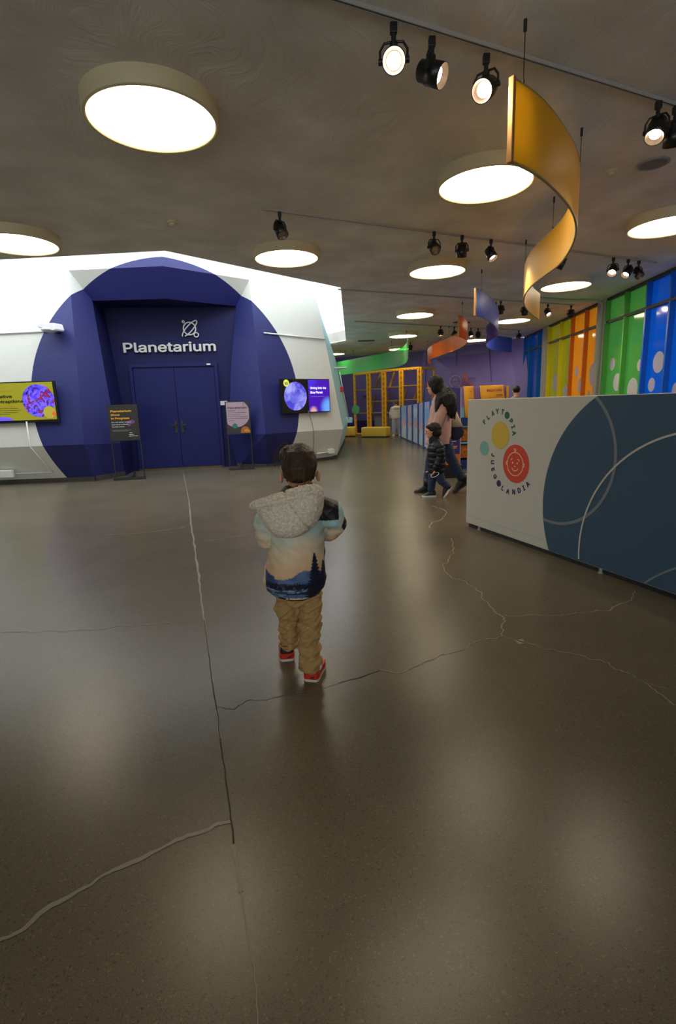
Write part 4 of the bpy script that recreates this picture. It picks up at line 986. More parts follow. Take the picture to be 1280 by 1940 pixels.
# ------------------------------------------------------------------ yellow climbing frame
F0, F4 = V(.756, 19.907, 0), V(2.458, 18.763, 0)
fd = (F4 - F0).normalized(); fb = V(-fd.y, fd.x, 0)            # fb points to the wall behind
if fb.y < 0: fb = -fb
M_YEL = mat('frame_yellow', srgb(232, 170, 18), .45); M_YDARK = mat('frame_hole', (.03, .022, .008), .8)
M_WOOD = mat('shelf_wood', srgb(168, 128, 58), .55, var=.12, vscale=3); M_BENCH = mat('bench_yellow', srgb(222, 186, 66), .5, bump=.03)
cf = thing('climbing_frame', tuple(F0), 'tall yellow perforated climbing frame with wooden shelves, in front of the purple back wall', 'climbing frame')
PX = [0.05, .667, 1.315, 2.03, 2.745]; TOPZ = [2.31, 2.34, 2.365, 2.375, 2.382]
fax = (fd, fb, V(0, 0, 1))
for i, (s, tz) in enumerate(zip(PX, TOPZ)):
    for o in ((0,) if i == 0 else (-.05, .05)):
        bm = BM(); c = F0 + fd * (s + o) + V(0, 0, tz / 2); box(bm, c, (.075, .075, tz), fax, .006); po_ = obj('post', bm, M_YEL, cf)
        bm = BM()
        for k in range(13): box(bm, F0 + fd * (s + o + (.026 if o <= 0 else -.026)) - fb * .038 + V(0, 0, .12 + k * .175), (.012, .004, .075), fax)
        obj('holes', bm, M_YDARK, po_)
for i in range(4):
    a, b = F0 + fd * PX[i] + V(0, 0, TOPZ[i] - .03), F0 + fd * PX[i + 1] + V(0, 0, TOPZ[i + 1] - .03); d = (b - a).normalized()
    bm = BM(); box(bm, (a + b) / 2, ((b - a).length, .07, .07), (d, fb, d.cross(fb) * -1), .005); tr = obj('top_rail', bm, M_YEL, cf)
    bm = BM()
    for k in range(5): box(bm, a.lerp(b, (k + .5) / 5) - fb * .036 - V(0, 0, .022), (.08, .004, .012), fax)
    obj('holes', bm, M_YDARK, tr)
    bm = BM(); box(bm, F0 + fd * ((PX[i] + PX[i + 1]) / 2) + V(0, 0, .05), (PX[i + 1] - PX[i], .06, .06), fax, .005); obj('bottom_rail', bm, M_YEL, cf)
E4 = F0 + fd * PX[4]; EC = V(3.66, 18.95, 0)
bm = BM(); tube(bm, [E4 + V(0, 0, 2.35), EC + V(0, 0, 2.35)], .04, 6); tube(bm, [EC + V(0, 0, 2.37), EC + V(-.12, .1, 0)], .04, 6); obj('side_rail', bm, M_YEL, cf)
bm = BM(); d = (EC - E4).normalized(); box(bm, (E4 + EC) / 2 + V(0, 0, 1.72), ((EC - E4).length, .35, .03), (d, V(-d.y, d.x, 0), V(0, 0, 1))); obj('shelf', bm, M_WOOD, cf)
def shelf(i, z, dp=.42):
    bm = BM(); c = F0 + fd * ((PX[i] + PX[i + 1]) / 2) + fb * (dp / 2 - .02) + V(0, 0, z); box(bm, c, (PX[i + 1] - PX[i] - .1, dp, .035), fax, .004); obj('shelf', bm, M_WOOD, cf)
for i, z in ((0, 1.687), (0, .83), (1, 1.70), (1, 1.25), (1, .83), (2, 1.74), (2, 1.25), (2, .82), (3, 1.76), (3, 1.27)): shelf(i, z)
def strut(s0, z0, s1, z1, b0=.25, b1=.5):
    a, b = F0 + fd * s0 + fb * b0 + V(0, 0, z0), F0 + fd * s1 + fb * b1 + V(0, 0, z1); d = (b - a).normalized(); x = d.cross(fb).normalized()
    bm = BM(); box(bm, (a + b) / 2, ((b - a).length, .05, .075), (d, fb, x), .004); obj('strut', bm, M_WOOD, cf)
for a in ((.53, .35, .64, 1.5), (.80, 1.75, .92, 2.28), (1.10, .4, 1.30, 1.55), (1.42, 1.75, 1.50, 2.3), (1.85, .9, 1.99, 1.66), (2.42, 1.3, 2.66, 2.3)): strut(*a)
bm = BM(); box(bm, F0 + fd * 1.35 + fb * .3 + V(0, 0, .38), (1.25, .03, .62), fax); obj('grey_panel', bm, mat('frame_panel_grey', (.25, .25, .27), .6), cf)
bm = BM(); box(bm, F0 + fd * 2.35 + fb * .3 + V(0, 0, .3), (.6, .03, .48), fax); obj('low_panel', bm, M_WOOD, cf)
bm = BM(); cyl(bm, F0 + fd * .10 - fb * .06 + V(0, 0, .97), F0 + fd * .10 - fb * .045 + V(0, 0, .97), .17, seg=32); obj('round_sign', bm, mat('disc_green', srgb(88, 168, 110), .5), cf)
bm = BM(); tube(bm, [F0 + fd * .45 + fb * .6 + V(0, 0, 2.3), F0 + fd * .30 + fb * .5 + V(0, 0, 1.5), F0 + fd * .20 + fb * .45 + V(0, 0, 1.42), F0 + fd * .17 + fb * .45 + V(0, 0, 1.5)], .025, 8); obj('drop_pipe', bm, M_PURPLE_D, cf)
for a, b, lb in ((V(-.55, 18.85, 0), V(.725, 18.68, 0), 'long low yellow bench cushion cut off by the planetarium corner'), (V(.909, 18.15, 0), V(1.747, 17.70, 0), 'low yellow bench cushion standing free in front of the climbing frame')):
    d = (b - a).normalized(); n = V(-d.y, d.x, 0); r = thing('bench', tuple((a + b) / 2), lb, 'bench', 'yellow benches by the climbing frame')
    bm = BM(); box(bm, (a + b) / 2 + n * .22 + V(0, 0, .2), ((b - a).length, .44, .33), (d, n, V(0, 0, 1)), .04); obj('cushion', bm, M_BENCH, r, True)
    bm = BM(); box(bm, (a + b) / 2 + n * .22 + V(0, 0, .02), ((b - a).length - .08, .36, .04), (d, n, V(0, 0, 1))); obj('plinth', bm, M_BASE, r)

# ------------------------------------------------------------------ row of pale panels with blue posts
fp = [(2.228, 17.28), (2.235, 15.85), (2.262, 14.92), (2.279, 13.98), (2.284, 13.15), (2.30, 12.3), (2.32, 11.5)]
M_FPOST = mat('fence_blue', srgb(16, 84, 150), .4)
fs = thing('panel_fence', (2.26, 14.4, 0), 'row of pale lilac and sky blue panels between blue posts, behind the walking woman', 'fence')
M_F = [mat('panel_lilac', srgb(176, 172, 206), .5), mat('panel_sky', srgb(128, 172, 214), .5), mat('panel_peach', srgb(206, 168, 164), .5), mat('panel_pale', srgb(196, 206, 220), .5)]
for i, (x, y) in enumerate(fp):
    z = 1.08 + .17 * i / (len(fp) - 1)
    bm = BM(); box(bm, (x, y, z / 2), (.07, .07, z), bev=.005); obj('post', bm, M_FPOST, fs)
    if i + 1 < len(fp):
        x2, y2 = fp[i + 1]; z2 = z + .028; a, b = V(x, y, 0), V(x2, y2, 0); d = (b - a).normalized(); n = V(d.y, -d.x, 0)
        if n.x > 0: n = -n
        a, b = a + d * .04, b - d * .04
        bm = BM(); prism(bm, [a + V(0, 0, .05), b + V(0, 0, .05), b + V(0, 0, z2 - .02), a + V(0, 0, z - .02)], -n * .025); p_ = obj('panel', bm, M_F[0], fs)
        bm = BM(); hh = .62 + .05 * (i % 3); pts = [a + V(0, 0, .06), b + V(0, 0, .06)] + [b.lerp(a, t / 12) + V(0, 0, hh * (.72 + .28 * math.sin(math.pi * (t / 12 * .8 + .1 * (i % 3))))) for t in range(13)]
        prism(bm, [q + n * .002 for q in pts], n * .003); obj('painted_shape', bm, M_F[1 + i % 2] if i % 2 else M_F[2], p_)
        bm = BM(); prism(bm, [q + n * .006 for q in [a + V(0, 0, .06), b + V(0, 0, .06), b + V(0, 0, .45), a.lerp(b, .4) + V(0, 0, .5)]], n * .002); obj('painted_shape', bm, M_F[3], p_)
        bm = BM(); cc = a.lerp(b, .5) + V(0, 0, .9); prism(bm, [cc + n * .004 + d * (.28 * math.cos(t * math.pi / 10)) + V(0, 0, .14 * math.sin(t * math.pi / 10)) for t in range(20)], n * .002); obj('painted_shape', bm, M_F[(i + 1) % 4], p_)

# ------------------------------------------------------------------ purple information board
P = Plane((1.56, 8.0, 0), (1, 0, 0)); r = thing('information_board', (1.76, 8.0, 0), 'dark purple upright information board with an orange foot panel, behind the walking woman', 'sign')
M_IB = mat('board_purple', srgb(54, 48, 116), .5)
bm = BM(); box(bm, P.p(.2, .80, -.02), (.40, 1.20, .04), (P.u, P.v, P.n), .004); obj('board', bm, M_IB, r)
bm = BM(); box(bm, P.p(.2, .29, .002), (.385, .17, .003), (P.u, P.v, P.n)); obj('orange_panel', bm, mat('board_orange', srgb(204, 112, 24), .6), r)
bm = BM(); box(bm, P.p(.21, .10, -.12), (.46, .20, .32), (P.u, P.v, P.n), .008); obj('base', bm, M_BLACK, r)
bm = BM(); box(bm, P.p(.396, .80, -.02), (.012, 1.2, .046), (P.u, P.v, P.n)); obj('edge_trim', bm, mat('trim_lilac', srgb(168, 170, 200), .5), r)
for z, a1, m in ((.60, .27, M_PW), (.57, .33, M_PW), (.54, .28, M_PW), (.49, .35, M_GOLD), (.465, .34, M_GOLD), (.44, .27, M_GOLD)):
    bm = BM(); P.poly(bm, [(.16, z), (a1, z), (a1, z + .012), (.16, z + .012)], .002, .0008); obj('print_line', bm, m, r)
bm = BM(); cyl(bm, P.p(.18, 1.38, -.02), P.p(.18, 1.42, -.02), .02, seg=12); obj('finial', bm, MATS['trim_lilac'], r)

# ------------------------------------------------------------------ zoo cabinet
P = Plane((2.16, 9.0, 0), (1, 0, 0)); zc = thing('exhibit_cabinet', (2.8, 9.35, 0), 'lilac and blue exhibit cabinet with orange backyard zoo panels, behind the white partition end', 'cabinet')
M_LIL = mat('cabinet_lilac', srgb(140, 112, 172), .5); M_CBL = mat('cabinet_blue', srgb(22, 52, 120), .5); M_CLB = mat('cabinet_pale_blue', srgb(120, 176, 206), .5); M_CAM = mat('cabinet_amber', srgb(240, 164, 20), .5)
bm = BM(); box(bm, P.p(.44, 1.16, -.38), (.82, .54, .74), (P.u, P.v, P.n), .01); obj('top_box', bm, M_LIL, zc)
bm = BM(); box(bm, P.p(.62, .08, -.34), (1.24, .16, .66), (P.u, P.v, P.n)); obj('plinth', bm, M_CBL, zc)
bm = BM(); box(bm, P.p(.62, .835, -.34), (1.26, .13, .70), (P.u, P.v, P.n), .005); obj('counter', bm, M_CBL, zc)
for k, a in enumerate((.0, .62, 1.24)):
    bm = BM(); box(bm, P.p(a, .46, -.34), (.03, .62, .66), (P.u, P.v, P.n)); obj('upright', bm, M_CBL, zc)
bm = BM(); box(bm, P.p(.62, .46, -.34), (1.24, .03, .66), (P.u, P.v, P.n)); obj('shelf', bm, M_CLB, zc)
bm = BM(); box(bm, P.p(.62, .75, -.34), (1.24, .03, .66), (P.u, P.v, P.n)); obj('shelf', bm, M_CLB, zc)
bm = BM(); box(bm, P.p(.62, .45, -.66), (1.24, .6, .02), (P.u, P.v, P.n)); obj('back_board', bm, M_CBL, zc)
bm = BM(); box(bm, P.p(.05, .99, .005), (.10, .17, .03), (P.u, P.v, P.n)); obj('accent', bm, M_CLB, zc)
M_CR = mat('crate_orange', srgb(176, 96, 22), .6, var=.6, vscale=24)
for a in (.155, .465, .775, 1.085):
    for z in (.19, .49):
        c = thing('crate', P.p(a, z, -.2), 'orange mottled crate, %s from the left on the %s shelf of the exhibit cabinet' % ({.155: 'first', .465: 'second', .775: 'third', 1.085: 'fourth'}[a], 'upper' if z > .3 else 'lower'), 'crate', 'crates in the exhibit cabinet')
        bm = BM(); box(bm, P.p(a, z + .11, -.2), (.27, .22, .34), (P.u, P.v, P.n), .01); obj('body', bm, M_CR, c)
        bm = BM(); box(bm, P.p(a, z + .225, -.2), (.285, .02, .36), (P.u, P.v, P.n), .004); obj('rim', bm, mat('crate_rim', srgb(120, 62, 14), .6), c)
def curved_panel(a0, a1, z0, z1, label_):
    bm = BM(); rows = []
    for i in range(13):
        t = i / 12; h = .02 + .09 * math.sin(math.pi * t) * .6 + .04 * t; z = z0 + (z1 - z0) * t
        rows.append([bm.verts.new(P.p(a + (.05 * math.sin(math.pi * t / 2)) * -1, z, hh)) for a, hh in ((a0, h), (a1, h + .01), (a1, h - .006), (a0, h - .016))])
    for p_, q_ in zip(rows, rows[1:]):
        for k in range(4): bm.faces.new((p_[k], p_[(k + 1) % 4], q_[(k + 1) % 4], q_[k]))
    bm.faces.new(rows[0][::-1]); bm.faces.new(rows[-1]); return obj(label_, bm, M_CAM, zc, True)
curved_panel(.12, .285, .90, 1.44, 'amber_panel'); curved_panel(.40, .80, 1.0, 1.44, 'amber_panel')
bm = BM(); box(bm, P.p(.845, 1.30, .01), (.04, .24, .03), (P.u, P.v, P.n)); obj('amber_strip', bm, M_CAM, zc)
M_CP = mat('cabinet_print', srgb(120, 72, 90), .6)
text('title', 'BACKYARD', .070, P, .725, 1.335, .100, M_CP, zc, .018, 'RIGHT', .001); text('title', 'ZOO', .070, P, .725, 1.25, .112, M_CP, zc, .018, 'RIGHT', .001)
bm = BM(); P.strip(bm, [(.46, 1.2), (.5, 1.215), (.53, 1.235), (.56, 1.21), (.6, 1.225), (.64, 1.205)], .006, .12, .001); P.strip(bm, [(.19, 1.36), (.2, 1.3), (.23, 1.33), (.22, 1.25), (.19, 1.2)], .008, .09, .001); obj('line_drawing', bm, M_CP, zc)

# ------------------------------------------------------------------ outline drawings on the purple wall
A0, A1 = V(3.3, 20.55, 0), V(6.05, 15.0, 0); T0, T1 = V(3.444, 19.97, CZ), V(6.02, 16.642, CZ)
wu = (A1 - A0).normalized(); nv = (A1 - A0).cross(T0 - A0).normalized()
if nv.x > 0: nv = -nv
P = Plane(A0 + nv * .012, wu, V(0, 0, 1)); vv = nv.cross(wu).normalized()
P.v = vv if vv.z > 0 else -vv; P.n = nv
art = thing('wall_art', tuple(P.p(1.4, 1.9)), 'thin outline drawings of a speech bubble and an arc on the purple wall', 'wall art')
M_AL, M_AO = mat('art_lilac', srgb(168, 150, 196), .5), mat('art_orange', srgb(206, 84, 70), .5)
bm = BM(); P.ring(bm, 2.40, 1.845, .31, .035, .002, -60, 250, ry=.2); P.strip(bm, [(2.56, 1.67), (2.62, 1.56), (2.42, 1.65)], .03, .002); obj('bubble_outline', bm, M_AL, art)
for k, (a, m) in enumerate(((2.32, M_AL), (2.46, mat('art_gold', srgb(190, 140, 80), .5)))):
    bm = BM(); P.disc(bm, a, 1.9, .05, .002, ry=.035); obj('bubble_mark', bm, m, art)
bm = BM()
for z in (1.80, 1.76, 1.72): P.strip(bm, [(2.24, z), (2.54, z)], .014, .002)
obj('bubble_lines', bm, M_AL, art)
bm = BM(); P.ring(bm, 2.93, 1.935, .14, .05, .002, ry=.09); P.disc(bm, 2.93, 1.925, .05, .002, ry=.04); obj('badge', bm, M_AO, art)
bm = BM(); P.ring(bm, 3.0, 1.46, .45, .03, .002, 10, 170, ry=.31); obj('arc_outline', bm, M_AO, art)

# ------------------------------------------------------------------ people
M_SKIN = mat('skin', srgb(206, 150, 116), .5, bump=.02, spec=.3); M_HAIRD = mat('dark_hair', (.006, .004, .0035), .55, spec=.3, bump=.5, bscale=90)
M_SHOEB = mat('shoe_black', (.012, .012, .012), .5); M_SOLE = mat('sole_cream', srgb(206, 194, 160), .6); M_SOLEW = mat('sole_white', (.72, .72, .70), .5)
M_JEANS = mat('blue_jeans', (.018, .033, .085), .8, var=.25, vscale=20, bump=.2, bscale=60)

def hand(bm, wrist, d, pn, s=1.0, curl=.5, thumb=1):
    """palm, four unequal curled fingers and a thumb from the palm's side; d = hand direction, pn = palm normal"""
    d = Vector(d).normalized(); pn = Vector(pn); pn = (pn - d * pn.dot(d)).normalized(); sd = d.cross(pn); wrist = Vector(wrist)
    M = Matrix((sd, d, pn)).transposed()
    ball(bm, wrist + d * .042 * s, (.034 * s, .048 * s, .017 * s), M, 14)
    for k, (o, l) in enumerate(((-.026, .055), (-.009, .066), (.009, .062), (.025, .048))):
        p0 = wrist + d * .075 * s + sd * o * s; a = curl * .6; p1 = p0 + (d * math.cos(a) + pn * math.sin(a)) * l * .5 * s; a2 = curl * 1.6; p2 = p1 + (d * math.cos(a2) + pn * math.sin(a2)) * l * .5 * s
        limb(bm, [p0 - d * .015 * s, p0, p1, p2], [.0085 * s, .0085 * s, .0078 * s, .0065 * s], 8)
    q = wrist + d * .025 * s + sd * thumb * -.028 * s
    limb(bm, [q, q + (d * .6 + sd * thumb * -.7 + pn * .3) * .028 * s, q + (d * 1.3 + sd * thumb * -.8 + pn * .5) * .040 * s], [.011 * s, .0095 * s, .0075 * s], 8)

def head(bm, c, f, r, skull=(.82, 1.0, 1.15), ear=.84):
    """f = facing; r = half depth of the skull; adds jaw, nose, ears"""
    c = Vector(c); f = Vector(f).normalized(); sd = f.cross(V(0, 0, 1)).normalized(); u = sd.cross(f); M = Matrix((sd, f, u)).transposed()
    ball(bm, c + u * r * .12, (r * skull[0], r * skull[1], r * skull[2]), M, 24)
    ball(bm, c + f * r * .22 - u * r * .55, (r * .62, r * .68, r * .62), M, 18)
    limb(bm, [c + f * r * .93 + u * r * .12, c + f * r * 1.1 - u * r * .18], [r * .08, r * .13], 8)
    ball(bm, c + f * r * .88 - u * r * .52, (r * .26, r * .1, r * .07), M, 10)
    for k in (-1, 1): ball(bm, c + sd * k * r * ear - f * r * .08 - u * r * (.08 if ear < .86 else .42), (r * .11, r * .2, r * .28), M @ Matrix.Rotation(k * .25, 3, 'Z'), 12)
    return M
def eyes(c, f, r, parent):
    c = Vector(c); f = Vector(f).normalized(); sd = f.cross(V(0, 0, 1)).normalized(); u = sd.cross(f)
    for k in (-1, 1):
        bm = BM(); ball(bm, c + f * r * .86 + sd * k * r * .34 + u * r * .08, r * .11, None, 10); obj('eye', bm, mat('eye_dark', (.02, .012, .01), .2), parent, True)
def shoe(parent, heel, d, L, Wd, m_up, m_sole, mid=None, pitch=0.0, hi=.085, label=None, toe_up=0):
    """heel = ground point under the heel, d = horizontal toe direction; pitch lifts the heel about the toe"""
    d = Vector(d).normalized(); sd = d.cross(V(0, 0, 1)); heel = Vector(heel); toe = heel + d * L
    R = Matrix.Rotation(pitch, 3, -sd) if pitch else Matrix.Identity(3)
    if toe_up: R = Matrix.Rotation(-toe_up, 3, -sd)
    piv = toe - d * L * .12 if not toe_up else heel + d * .02
    def fin(bm):
        for v in bm.verts: v.co = piv + R @ (v.co - piv)
    out = [(0, .30), (.04, .42), (.15, .47), (.35, .43), (.5, .45), (.68, .52), (.84, .47), (.95, .28), (1, .08)]
    def sole(z0, z1, k=1.0):
        bm = BM(); pts = [heel + d * (t * L) + sd * (w2 * Wd * k) for t, w2 in out] + [heel + d * (t * L) - sd * (w2 * Wd * k) for t, w2 in reversed(out)]
        prism(bm, [p + V(0, 0, z0) for p in pts], (0, 0, z1 - z0)); bmesh.ops.bevel(bm, geom=bm.edges[:], offset=.003, segments=1, affect='EDGES'); fin(bm); return bm
    bm = BM(); rows = []
    for t, w2 in out[:-1]:
        tt = t; hh = hi * (1.0 if tt < .35 else 1 - .62 * min(1, (tt - .35) / .5)); c = heel + d * (tt * L * .98 + .003); row = []
        for k in range(9):
            a = math.pi * k / 8; row.append(bm.verts.new(c + sd * (math.cos(a) * w2 * Wd * .96) + V(0, 0, .012 + (hh - .012) * math.sin(a) ** .6)))
        rows.append(row)
    for a, b in zip(rows, rows[1:]):
        for k in range(8): bm.faces.new((a[k], a[k + 1], b[k + 1], b[k]))
        bm.faces.new((a[0], b[0], b[8], a[8]))
    bm.faces.new(rows[0]); bm.faces.new(rows[-1][::-1]); fin(bm)
    sh = obj('shoe', bm, m_up, parent, True)
    if label: sh['label'] = label
    obj('sole', sole(0, .016 if mid else .024), m_sole, sh)
    if mid: obj('midsole', sole(.012, .042, 1.0), mid, sh)
    bm = BM()
    for k in range(3):
        c = heel + d * L * (.5 + .09 * k); tube(bm, [c - sd * Wd * .26 + V(0, 0, hi * (.72 - .14 * k)), c + V(0, 0, hi * (.86 - .16 * k)), c + sd * Wd * .26 + V(0, 0, hi * (.72 - .14 * k))], .004, 5)
    fin(bm); obj('laces', bm, m_up, sh)
    return sh

# ---- the small boy in front
boy = thing('person', (-.19, 2.15, 0), 'small brown-haired boy seen from behind in a lake-print jacket and tan trousers', 'person')
bm = BM()
head(bm, (-.160, 2.16, .955), (-.12, 1, .02), .088, (.80, 1.0, 1.12), .90)
limb(bm, [(-.158, 2.15, .92), (-.165, 2.145, .80)], [.044, .05]); trunk(bm, [(-.19, 2.15, .36, .07, .06), (-.19, 2.15, .5, .095, .07), (-.175, 2.15, .7, .095, .07), (-.17, 2.15, .81, .05, .045)])
limb(bm, [(-.08, 2.15, .76), (-.02, 2.16, .70), (-.10, 2.30, .635), (-.125, 2.33, .635)], [.035, .03, .025, .022]); limb(bm, [(-.27, 2.15, .75), (-.315, 2.16, .66), (-.24, 2.29, .635), (-.215, 2.32, .635)], [.035, .03, .025, .022])
hand(bm, (-.125, 2.33, .635), (-.8, .5, -.1), (0, -.4, -1), .62, .7, 1); hand(bm, (-.215, 2.32, .635), (.7, .6, -.1), (0, -.4, -1), .62, .7, -1)
limb(bm, [(-.235, 2.16, .40), (-.24, 2.2, .24), (-.265, 2.28, .07)], [.045, .033, .026]); limb(bm, [(-.145, 2.15, .40), (-.147, 2.12, .24), (-.152, 2.105, .06)], [.045, .033, .026])
meshobj('body', fuse(bm, .0042, 3), M_SKIN, boy); eyes((-.158, 2.16, .955), (-.12, 1, .02), .088, boy)
# hair: a thick mop, longer on top with a tuft blown to the left
bm = BM()
ball(bm, (-.158, 2.148, .978), (.0765, .096, .086), None, 28); ball(bm, (-.160, 2.128, .948), (.068, .073, .055), None, 20); ball(bm, (-.196, 2.17, 1.008), (.05, .07, .045), None, 16)
rnd = random.Random(3)
for k in range(30):      # overlapping locks falling over the back of the head
    a = rnd.uniform(-2.8, -.3); x0, y0 = -.158 + .054 * math.cos(a), 2.145 + .068 * math.sin(a)
    limb(bm, [(-.158 + .02 * math.cos(a), 2.14 + .02 * math.sin(a), 1.052), (x0, y0, 1.025), (-.158 + .070 * math.cos(a), 2.142 + .090 * math.sin(a), .965), (-.159 + .062 * math.cos(a), 2.132 + .072 * math.sin(a), rnd.uniform(.908, .925))], [.010, .013, .009, .005], 6)
for k in range(12):
    y0 = 2.12 + rnd.uniform(0, .1); e = V(-.228 + rnd.uniform(-.010, .014), y0 + rnd.uniform(-.02, .03), 1.005 + rnd.uniform(-.04, .02)); m_ = V(-.210, y0, 1.036 + rnd.uniform(-.02, .010))
    limb(bm, [(-.165, y0, 1.042), m_, e], [.014, .012, .005], 6)
def hairdisp(p, n): return .0022 * noise.noise(V(p.x * 120, p.y * 120, p.z * 14)) + .0012 * noise.noise(V(p.x * 260, p.y * 260, p.z * 30))
hm = fuse(bm, .0034, 2, hairdisp)
def haircol(p, n):
    t = .5 + .5 * noise.noise(V(p.x * 170, p.y * 170, p.z * 16)); k = max(0, min(1, (p.z - .94) / .1)); a = V(.014, .008, .0045); b = V(.085, .047, .025); return a.lerp(b, max(0, min(1, .5 * (.3 + 1.1 * t))))
meshobj('hair', paint(hm, haircol), mat('brown_hair', (.03, .018, .01), .5, attr='Col', spec=.25), boy)
bm = BM()
for k in range(22):      # single flyaway strands of the tuft
    y0 = 2.11 + rnd.uniform(0, .12); z1 = 1.05 + rnd.uniform(-.03, .02); x1 = -.245 - rnd.uniform(0, .02)
    tube(bm, spline([(-.19, y0, 1.045), (-.22, y0, z1 + .006), (x1, y0 + rnd.uniform(-.02, .02), z1 - .03), (x1 - rnd.uniform(-.01, .012), y0 + rnd.uniform(-.03, .03), z1 - .055 - rnd.uniform(0, .025))], 4), [.0006] * 13, 4)
obj('hair_strands', bm, mat('brown_strand', (.05, .028, .015), .5), boy)
# jacket
bm = BM()
trunk(bm, [(-.198, 2.15, .392, .075, .09), (-.199, 2.15, .402, .108, .103), (-.202, 2.15, .425, .130, .112), (-.203, 2.15, .46, .139, .116), (-.202, 2.15, .49, .139, .116), (-.197, 2.15, .53, .131, .113), (-.187, 2.15, .60, .119, .108), (-.181, 2.15, .67, .118, .106), (-.176, 2.15, .735, .128, .10), (-.170, 2.15, .785, .128, .09), (-.172, 2.15, .825, .106, .075), (-.170, 2.15, .855, .082, .068), (-.163, 2.15, .885, .060, .06)], 32)
limb(bm, [(-.08, 2.15, .785), (-.045, 2.145, .765), (-.022, 2.15, .73), (-.008, 2.165, .700), (-.045, 2.235, .655), (-.105, 2.30, .635)], [.055, .060, .055, .044, .047, .036], 16)
limb(bm, [(-.27, 2.15, .775), (-.295, 2.145, .755), (-.312, 2.15, .71), (-.317, 2.165, .655), (-.28, 2.245, .64), (-.235, 2.295, .635)], [.055, .061, .058, .054, .048, .038], 16)
limb(bm, [(-.23, 2.09, .835), (-.165, 2.085, .868), (-.10, 2.09, .845)], [.028, .03, .03], 10)
def jdisp(p, n):
    w_ = .0060 * noise.noise(V(p.x * 10, p.y * 8, p.z * 26)) + .0034 * noise.noise(V(p.x * 30 + p.z * 18, p.y * 22, p.z * 34))
    return w_ * (1.3 if p.z > .55 else .7)
jm = fuse(bm, .0040, 4, jdisp)
JC = {k: V(*srgb(*c)[:3]) for k, c in dict(sky=(164, 194, 194), pale=(208, 206, 180), peach=(228, 196, 156), peach2=(216, 170, 124), blue=(80, 108, 148), blue2=(48, 72, 112), dark=(14, 20, 44), snow=(140, 160, 176), ice=(84, 104, 130), black=(14, 13, 12)).items()}
def tree_at(x, z, cx, z0, z1, wd_):
    if not z0 <= z <= z1: return False
    t = (z - z0) / (z1 - z0); hw = wd_ * (1 - t) * (.55 + .45 * abs(math.sin(t * 44 + 3 * (x - cx) / wd_))) + .002
    return abs(x - cx) < hw
def jcol(p, n):
    x, y, z = p; q = abs(noise.noise(V(x * 60, 0, z * 60))); nn_ = noise.noise(V(x * 14, y * 14, z * 10))
    back = y < 2.20
    if x > .002 or x < -.335 or (z < .70 and (x > -.052 or x < -.325)):                # sleeves
        if z < .745 and x > .012 and noise.noise(V(z * 90, x * 30, 2)) > -.25 and x > .012 + .02 * abs(z - .70) / .05: return JC['dark']
        c = JC['sky'].lerp(JC['pale'], max(0, min(1, (.79 - z) / .1))); return c.lerp(JC['peach'], max(0, min(1, (.70 - z) / .06 + nn_ * .3)))
    if z > .735 + (x + .10) * -.35 + .012 and z > .735: return JC['black']              # shoulder yoke
    edge = .393 + .0
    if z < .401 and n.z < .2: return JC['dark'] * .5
    tr = tree_at(x, z, -.108, .395, .605, .048) or tree_at(x, z, -.074, .41, .56, .026) or tree_at(x, z, -.064, .42, .60, .016)
    if tr: return JC['dark']
    ridge = .512 + .018 * math.sin((x + .20) * 26) + .010 * noise.noise(V(x * 22, 3, 1)) + (.014 if x < -.28 else 0)
    if z > ridge:
        t = (z - ridge) / .24; c = JC['peach2'].lerp(JC['peach'], min(1, t * 3)); c = c.lerp(JC['pale'], max(0, min(1, (t - .3) * 2.2 + nn_ * .15))); return c.lerp(JC['sky'], max(0, min(1, (t - .55) * 2.2 + (x + .18) * 1.6)))
    tl = .476 + .012 * abs(noise.noise(V(x * 95, 7, 0))) + .010 * abs(noise.noise(V(x * 210, 1, 5)))
    if z > tl: return JC['blue2'].lerp(JC['blue'], max(0, min(1, .5 + 1.6 * noise.noise(V(x * 18, 0, z * 26)))))
    if z > .450: return JC['dark'] if noise.noise(V(x * 80, 0, z * 60)) < .38 else JC['blue2']
    if z > .438: return JC['snow'] if noise.noise(V(x * 26, 0, z * 160)) > -.1 else JC['blue2']
    rf = .428 - .016 * abs(noise.noise(V(x * 50, 4, 0)))
    if x < -.235: return JC['ice'].lerp(JC['snow'], .5) if noise.noise(V(x * 30, 0, z * 140)) > 0 else JC['dark'].lerp(JC['blue2'], .4)
    if z > rf: return JC['dark']
    if z > .410 + .012 * noise.noise(V(x * 25, 2, 2)): return JC['blue']
    return JC['peach'] if q < .4 else JC['ice']
jk = meshobj('jacket', paint(jm, jcol), mat('jacket_print', (.3, .3, .3), .55, attr='Col'), boy); jk['label'] = 'jacket printed with a lake, a forest and a pale sky'
# sherpa hood hanging on the back
HO = [(-.345, .826), (-.299, .844), (-.244, .861), (-.19, .877), (-.136, .892), (-.093, .895), (-.064, .877), (-.057, .844), (-.063, .80), (-.08, .757), (-.111, .718), (-.156, .690), (-.211, .681), (-.261, .690), (-.291, .718), (-.315, .759), (-.332, .795)]
hp = [V(x, 0, z) for x, z in HO]; hp = spline(hp + [hp[0]], 3)[:-1]; cx_ = V(-.19, 0, .79)
bm = BM(); rows = []
for s_, y_ in ((.55, 2.075), (.9, 2.068), (1.0, 2.05), (.985, 2.03), (.93, 2.005), (.8, 1.978), (.6, 1.962), (.35, 1.952), (.12, 1.949)):
    rows.append([bm.verts.new((cx_.x + (p.x - cx_.x) * s_, y_, cx_.z + (p.z - cx_.z) * s_)) for p in hp])
for a, b in zip(rows, rows[1:]):
    for k in range(len(hp)): bm.faces.new((a[k], a[(k + 1) % len(hp)], b[(k + 1) % len(hp)], b[k]))
